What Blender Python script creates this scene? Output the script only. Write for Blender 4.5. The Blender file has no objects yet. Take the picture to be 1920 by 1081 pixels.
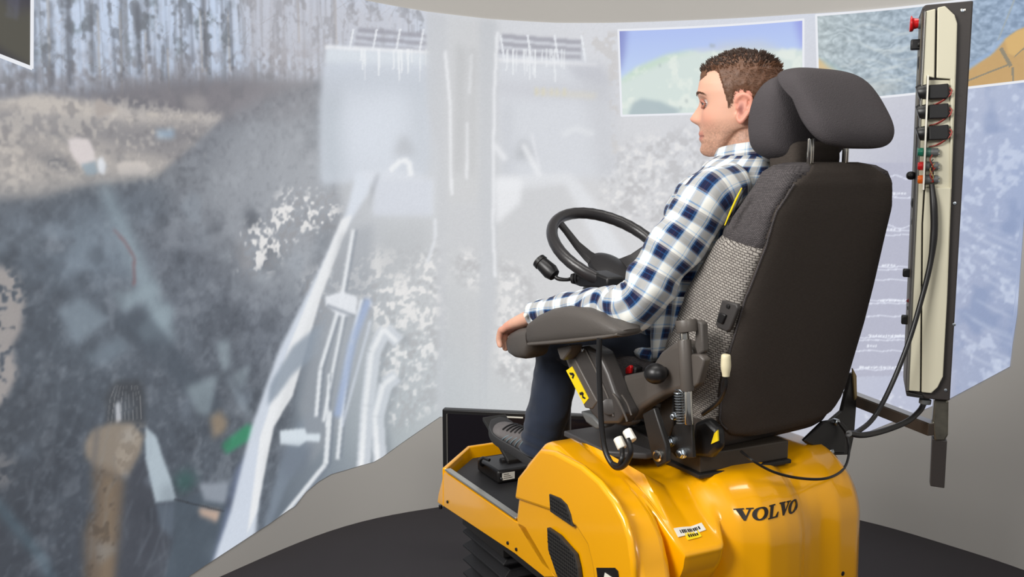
import bpy, bmesh, math, random
import numpy as np
from mathutils import Vector, noise
C = bpy.context.scene.collection
random.seed(4); rng = np.random.RandomState(4)

# ------------------------------------------------------------------ camera, world, lights
FPX, CAMH, PITCH = 1800.0, 1.55, math.radians(7.6)
cam = bpy.data.cameras.new('camera'); cam.sensor_width = 36; cam.lens = 36 * FPX / 1920
camo = bpy.data.objects.new('camera', cam); C.objects.link(camo)
camo.location = (0, 0, CAMH); camo.rotation_euler = (math.pi / 2 - PITCH, 0, 0)
bpy.context.scene.camera = camo
vs = bpy.context.scene.view_settings
vs.view_transform = 'Standard'; vs.look = 'None'; vs.gamma = 1; vs.exposure = 0.0; vs.use_curve_mapping = False
world = bpy.data.worlds.new('world'); bpy.context.scene.world = world; world.use_nodes = True
world.node_tree.nodes['Background'].inputs[0].default_value = (0.95, 0.97, 1.0, 1)
world.node_tree.nodes['Background'].inputs[1].default_value = 0.24

def area(name, loc, target, sx, sy, power, col=(1, 1, 1)):
    l = bpy.data.lights.new(name, 'AREA'); l.shape = 'RECTANGLE'; l.size = sx; l.size_y = sy; l.energy = power; l.color = col
    o = bpy.data.objects.new(name, l); C.objects.link(o); o.location = loc
    o.rotation_euler = (Vector(target) - Vector(loc)).to_track_quat('-Z', 'Y').to_euler()
    return o
area('softbox', (-1.5, 0.7, 2.5), (0.4, 2.5, 1.0), 1.2, 0.9, 84, (1, 0.98, 0.95))
area('softbox', (0.9, -0.9, 2.9), (1.0, 2.4, 0.9), 1.3, 0.5, 30, (1, 0.97, 0.93))
area('ceiling_lamp', (0.1, 2.2, 3.1), (0.1, 2.2, 0), 1.3, 0.18, 14, (1, 0.96, 0.9))
area('ceiling_lamp', (1.3, 2.4, 3.1), (1.3, 2.4, 0), 0.18, 1.2, 10, (1, 0.96, 0.9))

# ------------------------------------------------------------------ frames and measuring helpers
CP, SP = math.cos(PITCH), math.sin(PITCH)
EYE = np.array([0, 0, CAMH])
def ray(x, y):
    a = (x - 960) / FPX; b = (540.5 - y) / FPX
    return np.array([a, CP + b * SP, -SP + b * CP])
class Fr:
    """a vertical-axis frame turned by phi: r to the right, f forward, z up"""
    def __init__(s, phi):
        p = math.radians(phi)
        s.F = np.array([-math.sin(p), math.cos(p), 0]); s.R = np.array([math.cos(p), math.sin(p), 0])
        s.Z = np.array([0, 0, 1.0])
    def w(s, r, f, z): return s.R * r + s.F * f + np.array([0, 0, z])
    def _hit(s, x, y, n, d):
        q = ray(x, y); return EYE + q * ((d - EYE @ n) / (q @ n))
    def R_(s, x, y, r): return s._hit(x, y, s.R, r)
    def F_(s, x, y, f): return s._hit(x, y, s.F, f)
    def Z_(s, x, y, z): return s._hit(x, y, s.Z, z)
    def loc(s, p): return float(p @ s.R), float(p @ s.F), float(p[2])
PL = Fr(27)      # platform
CH = Fr(34)      # chair
BX = Fr(-20)     # control box

# ------------------------------------------------------------------ materials
def lin(c):
    c = np.asarray(c, float) / 255.0
    return np.where(c <= 0.04045, c / 12.92, ((c + 0.055) / 1.055) ** 2.4)
_m = {}
def mat(name, col, rough=0.6, metal=0.0, bump=0.0, bscale=200, coat=0.0, var=0.0, vscale=6, spec=None, sheen=0):
    if name in _m: return _m[name]
    m = bpy.data.materials.new(name); m.use_nodes = True; nt = m.node_tree; b = nt.nodes['Principled BSDF']
    c = tuple(lin(col)) + (1,)
    b.inputs['Base Color'].default_value = c; b.inputs['Roughness'].default_value = rough; b.inputs['Metallic'].default_value = metal
    if coat: b.inputs['Coat Weight'].default_value = coat; b.inputs['Coat Roughness'].default_value = 0.08
    if spec is not None: b.inputs['Specular IOR Level'].default_value = spec
    if sheen: b.inputs['Sheen Weight'].default_value = sheen
    tc = nt.nodes.new('ShaderNodeTexCoord')
    if var:
        n = nt.nodes.new('ShaderNodeTexNoise'); n.inputs['Scale'].default_value = vscale; n.inputs['Detail'].default_value = 5
        nt.links.new(tc.outputs['Object'], n.inputs['Vector'])
        mx = nt.nodes.new('ShaderNodeMix'); mx.data_type = 'RGBA'
        mx.inputs['A'].default_value = tuple(x * (1 - var) for x in c[:3]) + (1,); mx.inputs['B'].default_value = tuple(min(1, x * (1 + var)) for x in c[:3]) + (1,)
        nt.links.new(n.outputs['Fac'], mx.inputs['Factor']); nt.links.new(mx.outputs['Result'], b.inputs['Base Color'])
    if bump:
        n2 = nt.nodes.new('ShaderNodeTexNoise'); n2.inputs['Scale'].default_value = bscale; n2.inputs['Detail'].default_value = 3
        nt.links.new(tc.outputs['Object'], n2.inputs['Vector'])
        bp = nt.nodes.new('ShaderNodeBump'); bp.inputs['Strength'].default_value = bump; bp.inputs['Distance'].default_value = 0.002
        nt.links.new(n2.outputs['Fac'], bp.inputs['Height']); nt.links.new(bp.outputs['Normal'], b.inputs['Normal'])
    _m[name] = m; return m
def weave_mat(name, c1, c2, cm, bw, rh, bumpd=0.0008, rough=0.95):
    m = bpy.data.materials.new(name); m.use_nodes = True; nt = m.node_tree; b = nt.nodes['Principled BSDF']
    b.inputs['Roughness'].default_value = rough; b.inputs['Specular IOR Level'].default_value = 0.15
    uv = nt.nodes.new('ShaderNodeUVMap'); br = nt.nodes.new('ShaderNodeTexBrick')
    br.inputs['Color1'].default_value = tuple(lin(c1)) + (1,); br.inputs['Color2'].default_value = tuple(lin(c2)) + (1,)
    br.inputs['Mortar'].default_value = tuple(lin(cm)) + (1,); br.inputs['Scale'].default_value = 1
    br.inputs['Brick Width'].default_value = bw; br.inputs['Row Height'].default_value = rh; br.inputs['Mortar Size'].default_value = rh * 0.2
    br.inputs['Mortar Smooth'].default_value = 0.6
    nt.links.new(uv.outputs[0], br.inputs['Vector']); nt.links.new(br.outputs['Color'], b.inputs['Base Color'])
    bp = nt.nodes.new('ShaderNodeBump'); bp.invert = True; bp.inputs['Strength'].default_value = 0.7; bp.inputs['Distance'].default_value = bumpd
    nt.links.new(br.outputs['Fac'], bp.inputs['Height']); nt.links.new(bp.outputs['Normal'], b.inputs['Normal'])
    return m

YEL = mat('yellow_paint', (246, 172, 0), 0.26, coat=0.6, bump=0.03, bscale=60)
BLK = mat('black_steel', (34, 32, 31), 0.45, bump=0.15)
BLK2 = mat('black_plastic', (24, 23, 24), 0.4)
RUB = mat('black_rubber', (26, 25, 27), 0.6, bump=0.2)
CAST = mat('grey_cast', (86, 80, 75), 0.42, bump=0.12, bscale=300)
PAD = mat('armrest_vinyl', (80, 75, 71), 0.55, bump=0.35, bscale=500)
CHROME = mat('chrome', (215, 212, 205), 0.16, 1.0)
ZINC = mat('zinc', (200, 208, 215), 0.3, 1.0)
ALU = mat('aluminium', (190, 188, 180), 0.35, 0.9)
STEEL = mat('worn_steel', (128, 124, 112), 0.35, 0.85, var=0.45, vscale=40)
BEIGE = mat('beige_enamel', (208, 203, 180), 0.5, var=0.08, vscale=5)
CREAM = mat('cream_plastic', (222, 212, 178), 0.4)
DFRAME = mat('dark_brown_frame', (52, 47, 45), 0.5, bump=0.1)
RED = mat('red_plastic', (205, 22, 26), 0.35)
GREEN = mat('green_plastic', (20, 120, 95), 0.35)
ORANGE = mat('orange_plastic', (220, 100, 20), 0.35)
GREYP = mat('grey_plastic', (96, 98, 98), 0.45)
YLAB = mat('yellow_label', (244, 214, 20), 0.5)
WLAB = mat('white_label', (236, 232, 220), 0.5)
INK = mat('ink', (22, 20, 18), 0.6)
LETTER = mat('letter_black', (30, 20, 12), 0.45)
FAB = weave_mat('charcoal_fabric', (98, 93, 94), (82, 78, 79), (54, 51, 52), 0.005, 0.0028)
FABL = weave_mat('grey_weave', (168, 162, 155), (148, 142, 136), (84, 79, 76), 0.011, 0.0058, 0.0015)
FABD = weave_mat('dark_fabric', (80, 73, 68), (74, 67, 62), (60, 54, 50), 0.004, 0.0022, 0.0004)
HRF = mat('headrest_fabric', (76, 72, 74), .95, bump=.8, bscale=420, spec=.15, var=.12, vscale=300)
SOLE = mat('sole', (52, 52, 54), 0.7)
SHOE = mat('shoe_upper', (98, 94, 94), 0.75, bump=0.4, bscale=300, var=0.25, vscale=60)
STRIPE = mat('shoe_stripe', (128, 150, 160), 0.6)
JEAN = mat('denim', (24, 36, 56), 0.85, bump=0.4, bscale=900, var=0.2, vscale=18, sheen=0.2)
HAIRM = mat('hair', (98, 66, 46), 0.55, var=0.35, vscale=120)
HAIRT = mat('hair_top', (60, 44, 35), 0.5, var=0.35, vscale=120)
WALLM = mat('wall_paint', (192, 189, 184), 0.8, bump=0.04, bscale=40, var=0.03, vscale=1.5)
FLOORM = mat('dark_carpet', (50, 46, 49), 0.85, bump=0.6, bscale=700, var=0.12, vscale=3)
SCR = mat('display_glass', (20, 17, 24), 0.25)
TUBE = mat('wire_red', (150, 40, 25), 0.5)

# ------------------------------------------------------------------ mesh helpers
class MB:
    def __init__(s): s.v = []; s.f = []; s.uv = []
    def add(s, v, f, uv=None):
        o = len(s.v); s.v += [tuple(map(float, p)) for p in v]; s.f += [tuple(i + o for i in q) for q in f]
        s.uv += uv if uv is not None else [[(0, 0)] * len(q) for q in f]
        return s
    # a prism: polygon pts (world) pushed along vector d
    def prism(s, pts, d):
        pts = [np.asarray(p, float) for p in pts]; n = len(pts); d = np.asarray(d, float)
        v = pts + [p + d for p in pts]
        f = [tuple(range(n)), tuple(range(2 * n - 1, n - 1, -1))] + [(i, i + n, (i + 1) % n + n, (i + 1) % n) for i in range(n)]
        return s.add(v, f)
    def box(s, fr, r0, r1, f0, f1, z0, z1):
        return s.prism([fr.w(r0, f0, z0), fr.w(r1, f0, z0), fr.w(r1, f1, z0), fr.w(r0, f1, z0)], (0, 0, z1 - z0))
    def loft(s, rings, cap=True, uvs=True, closed=True):
        n = len(rings[0]); v = [p for r in rings for p in r]; f = []; uv = []
        rings = [np.asarray(r, float) for r in rings]
        L = 0.0
        per = [np.concatenate([[0], np.cumsum(np.linalg.norm(np.roll(r, -1, 0) - r, axis=1))]) for r in rings]
        mp = np.mean(per, axis=0)
        for i in range(len(rings) - 1):
            dl = float(np.mean(np.linalg.norm(rings[i + 1] - rings[i], axis=1)))
            for j in range(n if closed else n - 1):
                k = (j + 1) % n
                f.append((i * n + j, i * n + k, (i + 1) * n + k, (i + 1) * n + j))
                uv.append([(mp[j], L), (mp[j + 1], L), (mp[j + 1], L + dl), (mp[j], L + dl)])
            L += dl
        if cap and closed:
            a = len(v); v.append(tuple(rings[0].mean(0))); v.append(tuple(rings[-1].mean(0)))
            for j in range(n):
                k = (j + 1) % n
                f.append((a, k, j)); uv.append([(.0025, .0014)] * 3)
                f.append((a + 1, (len(rings) - 1) * n + j, (len(rings) - 1) * n + k)); uv.append([(.0025, .0014)] * 3)
        return s.add(v, f, uv)
    def tube(s, path, rad, n=12, sub=0, flat=1.0, up=None, cap=True):
        path = [np.asarray(p, float) for p in path]
        rad = list(rad) if hasattr(rad, '__len__') else [rad] * len(path)
        if sub: path, rad = catmull(path, rad, sub)
        return s.loft(rings_of(path, rad, n, flat, up), cap)
    def cyl(s, a, b, r, n=20, r2=None):
        a = np.asarray(a, float); b = np.asarray(b, float); r2 = r if r2 is None else r2
        d = (b - a); L = np.linalg.norm(d); d = d / L; e = min(r, r2, L * 0.5) * 0.14
        return s.tube([a, a + d * e * .3, a + d * e, b - d * e, b - d * e * .3, b], [r - e, r - e * .3, r, r2, r2 - e * .3, r2 - e], n)
    def blob(s, c, ax, e1=1.0, e2=1.0, n=24, m=16, fn=None):
        """superellipsoid; ax = 3 scaled axis vectors, e small = boxy"""
        pw = lambda x, e: math.copysign(abs(x) ** e, x)
        rings = []
        for i in range(m + 1):
            t = -math.pi / 2 + math.pi * (0.5 - 0.5 * math.cos(math.pi * i / m)) if 0 else -math.pi / 2 + math.pi * i / m
            ct, st = pw(math.cos(t), e1), pw(math.sin(t), e1); ring = []
            for j in range(n):
                p = 2 * math.pi * j / n
                q = (ct * pw(math.cos(p), e2), ct * pw(math.sin(p), e2), st)
                if fn: q = fn(*q)
                ring.append(np.asarray(c) + ax[0] * q[0] + ax[1] * q[1] + ax[2] * q[2])
            rings.append(ring)
        return s.loft(rings, cap=True)
    def build(s, name, m, parent=None, smooth=True, bevel=0, seg=2, subd=0, label=None, kind=None, angle=40, vcol=None):
        base = np.array(ROOT.get(parent.name, (0, 0, 0))) if parent else np.zeros(3)
        V = np.array(s.v) - base
        me = bpy.data.meshes.new(name); me.from_pydata(V.tolist(), [], s.f); me.validate(); me.update()
        if len(me.polygons) == len(s.f) and any(s.uv):
            ul = me.uv_layers.new(name='UVMap'); flat = [c for q in s.uv for uvp in q for c in uvp]
            if len(flat) == 2 * len(me.loops): ul.data.foreach_set('uv', flat)
        bm = bmesh.new(); bm.from_mesh(me); bmesh.ops.recalc_face_normals(bm, faces=bm.faces); bm.to_mesh(me); bm.free()
        for mm in (m if isinstance(m, (list, tuple)) else [m]): me.materials.append(mm)
        if smooth:
            me.polygons.foreach_set('use_smooth', [True] * len(me.polygons))
            try: me.set_sharp_from_angle(angle=math.radians(angle))
            except Exception: pass
        o = bpy.data.objects.new(name, me); C.objects.link(o)
        if parent: o.parent = parent; ROOT[o.name] = tuple(base)
        if bevel:
            b = o.modifiers.new('Bevel', 'BEVEL'); b.width = bevel; b.segments = seg; b.limit_method = 'ANGLE'; b.angle_limit = math.radians(35)
            b.harden_normals = False
        if subd:
            b = o.modifiers.new('Sub', 'SUBSURF'); b.levels = b.render_levels = subd
        if label: o['label'] = label
        if kind: o['kind'] = kind
        return o
ROOT = {}
def thing(name, loc, label, cat, group=None):
    o = bpy.data.objects.new(name, None); C.objects.link(o); o.location = tuple(map(float, loc)); o.empty_display_size = 0.1
    o['label'] = label; o['category'] = cat
    if group: o['group'] = group
    ROOT[o.name] = tuple(map(float, loc)); return o
def catmull(P, Rr, sub):
    P = [2 * P[0] - P[1]] + P + [2 * P[-1] - P[-2]]; Rr = [Rr[0]] + Rr + [Rr[-1]]; op = []; orr = []
    for i in range(1, len(P) - 2):
        for k in range(sub):
            t = k / sub; a, b, c, d = P[i - 1:i + 3]
            op.append(0.5 * (2 * b + (c - a) * t + (2 * a - 5 * b + 4 * c - d) * t * t + (3 * b - a - 3 * c + d) * t ** 3))
            s_ = t * t * (3 - 2 * t); orr.append(Rr[i] * (1 - s_) + Rr[i + 1] * s_)
    op.append(P[-2]); orr.append(Rr[-2]); return op, orr
def rings_of(path, rad, n, flat=1.0, up=None):
    rings = []; N = None
    for i, p in enumerate(path):
        a = path[max(0, i - 1)]; b = path[min(len(path) - 1, i + 1)]; T = b - a; T = T / (np.linalg.norm(T) + 1e-12)
        if up is not None: N = np.asarray(up, float)
        elif N is None: N = np.array([0, 0, 1.0]) if abs(T[2]) < 0.9 else np.array([1.0, 0, 0])
        N = N - T * (N @ T); N = N / np.linalg.norm(N); B = np.cross(T, N)
        rings.append([p + (B * math.cos(q) + N * math.sin(q) * flat) * rad[i] for q in (2 * math.pi * j / n for j in range(n))])
    return rings
def ip(x, xs, ys): return float(np.interp(x, xs, ys))
def sm(x): x = min(1, max(0, x)); return x * x * (3 - 2 * x)

# ------------------------------------------------------------------ setting: floor, curved wall
plan = [(-2.5, -0.6), (-2.25, 0.8), (-1.9, 1.9), (-1.5, 2.75), (-1.08, 3.46), (-0.73, 3.92), (-0.34, 4.16), (0.2, 4.33), (0.75, 4.33), (1.2, 4.2), (1.52, 4.0),
        (1.76, 3.75), (2.0, 3.42), (2.35, 2.75), (2.65, 1.8), (2.85, 0.8), (3.0, -0.6)]
pc, _ = catmull([np.array([a, b, 0.0]) for a, b in plan], [0] * len(plan), 24)
pc = np.array(pc); seg = np.r_[0, np.cumsum(np.linalg.norm(np.diff(pc[:, :2], axis=0), axis=1))]
front = pc[:, 1] > 0.5
w_ang = np.arctan2(pc[front, 0], pc[front, 1]); w_s = seg[front]; w_d = np.hypot(pc[front, 0], pc[front, 1])
def W(px, py):
    """photo pixel -> (arc length along the wall, height)"""
    q = ray(px, py); a = math.atan2(q[0], q[1]); d = np.interp(a, w_ang, w_d)
    return float(np.interp(a, w_ang, w_s)), CAMH + d * q[2] / math.hypot(q[0], q[1])
def wallp(s, z, off=0.0):
    x = np.interp(s, seg, pc[:, 0]); y = np.interp(s, seg, pc[:, 1])
    x2 = np.interp(s + .02, seg, pc[:, 0]) - np.interp(s - .02, seg, pc[:, 0]); y2 = np.interp(s + .02, seg, pc[:, 1]) - np.interp(s - .02, seg, pc[:, 1])
    L = np.hypot(x2, y2); return np.stack([x + y2 / L * off, y - x2 / L * off, z + 0 * x], -1)
WH = 2.75
b = MB(); S = np.linspace(0, seg[-1], 160)
inn = wallp(S, np.zeros(160)); out = wallp(S, np.zeros(160), -0.1)
b.loft([[p for p in inn] + [q for q in out[::-1]], [p + (0, 0, WH) for p in inn] + [q + (0, 0, WH) for q in out[::-1]]], cap=False)
b.f.append(tuple(range(320))) ; b.uv.append([(0, 0)] * 320); b.f.append(tuple(range(639, 319, -1))); b.uv.append([(0, 0)] * 320)
b.build('wall_curved', WALLM, kind='structure')
MB().prism([(-3, -1.4, -0.05), (3.4, -1.4, -0.05), (3.4, 4.8, -0.05), (-3, 4.8, -0.05)], (0, 0, 0.05)).build('floor', FLOORM, kind='structure', smooth=False)

# ------------------------------------------------------------------ the projected picture on the curved wall
RES = 0.004
S0, S1 = W(-230, 500)[0], W(1922, 400)[0]
NX, NZ = int((S1 - S0) / RES), int(2.42 / RES)
def fbm(nx, nz, cell, octv=3, st=None):
    r = st or rng; o = np.zeros((nz, nx)); amp = 1; tot = 0
    for k in range(octv):
        c = max(1.0, cell / 2 ** k); gx, gz = int(nx / c) + 3, int(nz / c) + 3; g = r.rand(gz, gx)
        x = np.arange(nx) / c; z = np.arange(nz) / c; xi = x.astype(int); zi = z.astype(int); fx = x - xi; fz = z - zi
        fx = fx * fx * (3 - 2 * fx); fz = fz * fz * (3 - 2 * fz)
        A = g[zi][:, xi] * (1 - fx) + g[zi][:, xi + 1] * fx; B = g[zi + 1][:, xi] * (1 - fx) + g[zi + 1][:, xi + 1] * fx
        o += amp * (A * (1 - fz[:, None]) + B * fz[:, None]); tot += amp; amp *= 0.55
    return o / tot
def boxblur(a, r):
    r = int(r)
    if r < 1: return a
    for _ in range(2):
        for ax in (0, 1):
            p = np.pad(a, [(r + 1, r) if i == ax else (0, 0) for i in range(2)], mode='edge'); c = np.cumsum(p, ax)
            a = (np.take(c, range(2 * r + 1, c.shape[ax]), ax) - np.take(c, range(0, c.shape[ax] - 2 * r - 1), ax)) / (2 * r + 1)
    return a
class Canvas:
    def __init__(s, nx, nz, conv): s.nx, s.nz, s.conv = nx, nz, conv; s.a = np.zeros((nz, nx, 3))
    def mask(s, pts, blur=0):
        P = []
        for (x0, y0), (x1, y1) in zip(pts, pts[1:] + pts[:1]):
            k = max(1, int(math.hypot(x1 - x0, y1 - y0) / 60))
            for i in range(k): P.append(s.conv(x0 + (x1 - x0) * i / k, y0 + (y1 - y0) * i / k))
        P = np.array(P); pad = int(blur * 2.5) + 2
        i0, i1 = max(0, int(P[:, 0].min()) - pad), min(s.nx, int(P[:, 0].max()) + pad + 1)
        j0, j1 = max(0, int(P[:, 1].min()) - pad), min(s.nz, int(P[:, 1].max()) + pad + 1)
        if i1 <= i0 or j1 <= j0: return None
        X, Y = np.meshgrid(np.arange(i0, i1) + 0.5, np.arange(j0, j1) + 0.5); ins = np.zeros(X.shape, bool)
        for (xa, ya), (xb, yb) in zip(P, np.roll(P, -1, 0)):
            if ya == yb: continue
            ins ^= ((ya > Y) != (yb > Y)) & (X < (xb - xa) * (Y - ya) / (yb - ya) + xa)
        return (slice(j0, j1), slice(i0, i1)), boxblur(ins.astype(float), blur)
    def blend(s, sl, m, col):
        s.a[sl] = s.a[sl] * (1 - m[..., None]) + np.asarray(col, float) * m[..., None]
    def poly(s, pts, col, al=1.0, blur=0, tex=None):
        r = s.mask(pts, blur)
        if r is None: return
        m = r[1] * al
        if tex is not None: m = m * tex[r[0]]
        s.blend(r[0], m, col)
    def line(s, pts, w, col, al=1.0, blur=0, w2=None):
        for i in range(len(pts) - 1):
            (x0, y0), (x1, y1) = pts[i], pts[i + 1]; L = math.hypot(x1 - x0, y1 - y0) or 1; nx_, ny_ = -(y1 - y0) / L, (x1 - x0) / L
            n = len(pts) - 1; wa = w if w2 is None else w + (w2 - w) * i / n; wb = w if w2 is None else w + (w2 - w) * (i + 1) / n
            wa /= 2; wb /= 2
            s.poly([(x0 + nx_ * wa, y0 + ny_ * wa), (x1 + nx_ * wb, y1 + ny_ * wb), (x1 - nx_ * wb, y1 - ny_ * wb), (x0 - nx_ * wa, y0 - ny_ * wa)], col, al, blur)
cv = Canvas(NX, NZ, lambda x, y: ((W(x, y)[0] - S0) / RES, W(x, y)[1] / RES))
# smooth tone field of the picture, given on a coarse net of places
gx = [-250, 0, 150, 300, 450, 600, 750, 900, 1100, 1400, 1700, 1930]
rows = [(-20, [(176, 184, 198), (178, 188, 204), (180, 192, 212), (188, 203, 228), (196, 208, 230), (200, 208, 224), (208, 214, 226), (205, 208, 214), (214, 216, 222), (208, 214, 228), (206, 212, 226), (200, 208, 224)]),
        (170, [(120, 122, 130), (128, 130, 138), (120, 122, 132), (122, 124, 134), (122, 124, 132), (146, 148, 155), (200, 204, 212), (205, 207, 212), (206, 208, 214), (208, 210, 216), (196, 198, 210), (168, 180, 208)]),
        (330, [(106, 110, 118), (130, 130, 134), (124, 128, 134), (128, 132, 138), (146, 150, 158), (172, 176, 182), (198, 202, 208), (200, 203, 206), (202, 203, 206), (204, 206, 212), (180, 182, 200), (152, 168, 202)]),
        (480, [(66, 76, 88), (74, 86, 98), (86, 98, 112), (112, 120, 132), (132, 138, 148), (158, 164, 172), (188, 192, 196), (196, 198, 200), (204, 204, 206), (206, 206, 210), (178, 180, 198), (150, 164, 196)]),
        (640, [(52, 60, 70), (62, 72, 84), (72, 84, 96), (88, 98, 110), (108, 116, 128), (138, 146, 156), (178, 184, 188), (196, 198, 200), (204, 204, 204), (204, 204, 208), (176, 178, 198), (148, 160, 190)]),
        (820, [(40, 46, 54), (44, 52, 62), (54, 64, 76), (68, 78, 90), (92, 102, 112), (128, 138, 148), (170, 178, 182), (196, 200, 202), (204, 205, 206), (200, 200, 206), (178, 182, 200), (160, 170, 194)]),
        (1100, [(30, 34, 42), (34, 40, 50), (46, 54, 66), (62, 72, 84), (86, 98, 112), (120, 130, 142), (150, 158, 165), (180, 184, 190), (190, 190, 196), (190, 190, 196), (170, 176, 196), (150, 160, 190)])]
PXg = np.zeros((NZ, NX)); PYg = np.zeros((NZ, NX))
sgrid = S0 + (np.arange(NX) + .5) * RES; zgrid = (np.arange(NZ) + .5) * RES
wx = wallp(sgrid, np.zeros(NX)); depth = wx[:, 1]
# the tone net is laid on the wall: columns follow arc length, rows follow height
cols_s = [W(x, 450)[0] for x in gx]
for ch in range(3):
    rowv = [np.interp(sgrid, cols_s, [c[ch] for c in r[1]]) for r in rows]
    rowz = [np.interp(sgrid, cols_s, [W(x, r[0])[1] for x in gx]) for r in rows]
    RZ = np.array(rowz); RV = np.array(rowv)
    for i in range(NX):
        cv.a[:, i, ch] = np.interp(zgrid, RZ[::-1, i], RV[::-1, i])
n1, n2, n3, n4 = fbm(NX, NZ, 60, 4), fbm(NX, NZ, 16, 3), fbm(NX, NZ, 5, 2), fbm(NX, NZ, 26, 3)
thr = lambda n, t, k=8: np.clip((n - t) * k, 0, 1)
# forest: sky, trunks, crowns
skyp = [(-240, -160), (620, -60), (800, 30), (800, 70), (660, 130), (620, 150), (420, 160), (200, 175), (-240, 185)]
cv.poly(skyp, (200, 216, 240), 0.75, 6)
R2 = random.Random(11)
for i in range(64):
    x = R2.uniform(-200, 640); y1 = R2.uniform(140, 185); wd = R2.choice([2, 2.5, 3, 4, 6]); g = R2.uniform(92, 165); lean = R2.uniform(-8, 8)
    cv.line([(x + lean, -60), (x + lean * .4, 60), (x, y1)], wd * .7, (g, g * 1.0, g * 1.04), R2.uniform(.3, .65), 1, wd)
for i in range(300):
    x = R2.uniform(-200, 760); y = R2.uniform(-30, 150); L = R2.uniform(12, 46); a = R2.uniform(-2.6, -.5); g = R2.uniform(105, 175)
    cv.line([(x, y), (x + L * math.cos(a), y + L * math.sin(a) * .8)], 1.6, (g, g, g * 1.03), .4)
for cx_, cy_, rx_, ry_ in [(140, 30, 34, 50), (255, 70, 30, 60), (272, 20, 40, 36), (385, 20, 50, 36), (400, 60, 40, 30), (450, 5, 30, 20), (20, 150, 30, 20), (425, 100, 16, 14), (365, 50, 12, 22), (330, 100, 16, 34), (70, 110, 30, 40)]:
    for k in range(7):
        ax_, ay_ = cx_ + R2.uniform(-.7, .7) * rx_, cy_ + R2.uniform(-.8, .8) * ry_; q = R2.uniform(.2, .45)
        cv.poly([(ax_ + rx_ * q * math.cos(t) * R2.uniform(.6, 1.2), ay_ + ry_ * q * .6 * math.sin(t) * R2.uniform(.6, 1.3)) for t in np.linspace(0, 6, 11)], (104, 116, 122), .5, 2, thr(n3, .35, 5))
for x, y0, y1, wd in [(228, 20, 195, 5), (275, 60, 180, 3), (316, 90, 178, 3), (92, -20, 140, 6), (186, 20, 150, 4), (378, 20, 135, 4), (386, 20, 135, 3), (430, 20, 135, 4), (630, -10, 84, 6), (560, -20, 80, 4)]:
    cv.line([(x - 4, y0), (x, y1)], wd, (176, 172, 168), .6, 0)
cv.poly([(-240, 150), (0, 160), (150, 170), (245, 150), (330, 140), (520, 145), (640, 150), (640, 215), (420, 232), (260, 215), (130, 185), (-240, 190)], (112, 110, 116), .85, 5)
cv.poly([(240, 170), (420, 150), (560, 170), (600, 230), (420, 215), (330, 200)], (132, 128, 134), .5, 6, thr(n2, .35, 5))
sv = np.repeat(fbm(NX, NZ // 12 + 2, 3.2, 2), 12, 0)[:NZ]; sv2 = np.repeat(fbm(NX, NZ // 6 + 2, 7, 2), 6, 0)[:NZ]
forest = [(-240, -160), (620, -60), (800, 20), (800, 60), (640, 120), (600, 150), (330, 150), (150, 175), (-240, 185)]
cv.poly(forest, (118, 122, 130), .42, 2, thr(sv, .54, 6)); cv.poly(forest, (96, 100, 108), .55, 2, thr(sv2 * .6 + n3 * .5, .60, 9)); cv.poly(forest, (218, 224, 238), .28, 2, thr(1 - sv, .62, 6))
cv.poly([(-240, 90), (0, 110), (600, 90), (600, 150), (330, 150), (150, 180), (-240, 185)], (120, 116, 120), .55, 8, thr(n3 * .5 + n2 * .6, .42, 5))
cv.poly([(430, -60), (800, 20), (800, 60), (640, 120), (600, 150), (470, 130)], (184, 180, 184), .55, 12)
for x, y0, y1, wd in [(95, 0, 165, 6), (64, 20, 180, 5), (128, -10, 160, 9), (258, 10, 140, 7), (276, -20, 100, 5), (226, -20, 150, 4), (382, -20, 128, 7), (172, 20, 140, 4), (212, 60, 150, 4), (432, 0, 130, 5), (310, 70, 150, 4), (358, 10, 120, 3)]:
    cv.line([(x - 2, y0), (x, (y0 + y1) / 2), (x + 2, y1)], wd, (94, 98, 108), .7, 1)
# road and ground
cv.poly([(-240, 190), (0, 188), (70, 176), (170, 190), (260, 205), (420, 215), (400, 235), (290, 335), (150, 352), (70, 372), (-240, 380)], (176, 170, 166), .95, 2)
cv.poly([(-240, 220), (0, 215), (100, 228), (250, 232), (400, 230), (330, 300), (250, 285), (180, 262), (0, 245)], (128, 127, 132), .8, 5)
cv.poly([(-240, 268), (0, 262), (110, 280), (160, 316), (70, 300), (0, 282)], (146, 142, 142), .6, 6)
cv.poly([(55, 292), (110, 296), (140, 312), (150, 322), (95, 312)], (84, 88, 98), .8, 3)
for i in range(7):
    cv.line([(-230 + i * 60, 190 + i * 5), (-80 + i * 62, 218 + i * 3)], 4, (126, 126, 132), .5, 2)
cv.poly([(160, 190), (240, 185), (420, 215), (400, 228), (260, 228), (150, 215)], (190, 184, 180), .7, 3, thr(n3, .4, 6))
cv.poly([(-240, 300), (300, 300), (290, 340), (70, 372), (-240, 375)], (196, 190, 182), .5, 4, thr(n3, .5, 6))
grd = [(-240, 190), (0, 188), (70, 176), (170, 190), (260, 205), (420, 215), (400, 235), (290, 335), (150, 352), (70, 372), (-240, 380)]
cv.poly(grd, (118, 116, 120), .36, 1, thr(n3 * .6 + n2 * .5, .60, 8)); cv.poly(grd, (214, 206, 196), .4, 1, thr(1 - (n3 * .6 + n4 * .5), .50, 8))
for i in range(26):
    x = R2.uniform(-200, 330); y = R2.uniform(190, 300); cv.line([(x, y), (x + R2.uniform(30, 90), y + R2.uniform(8, 26))], R2.uniform(2, 5), (104, 106, 114), R2.uniform(.25, .55), 2)
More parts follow.
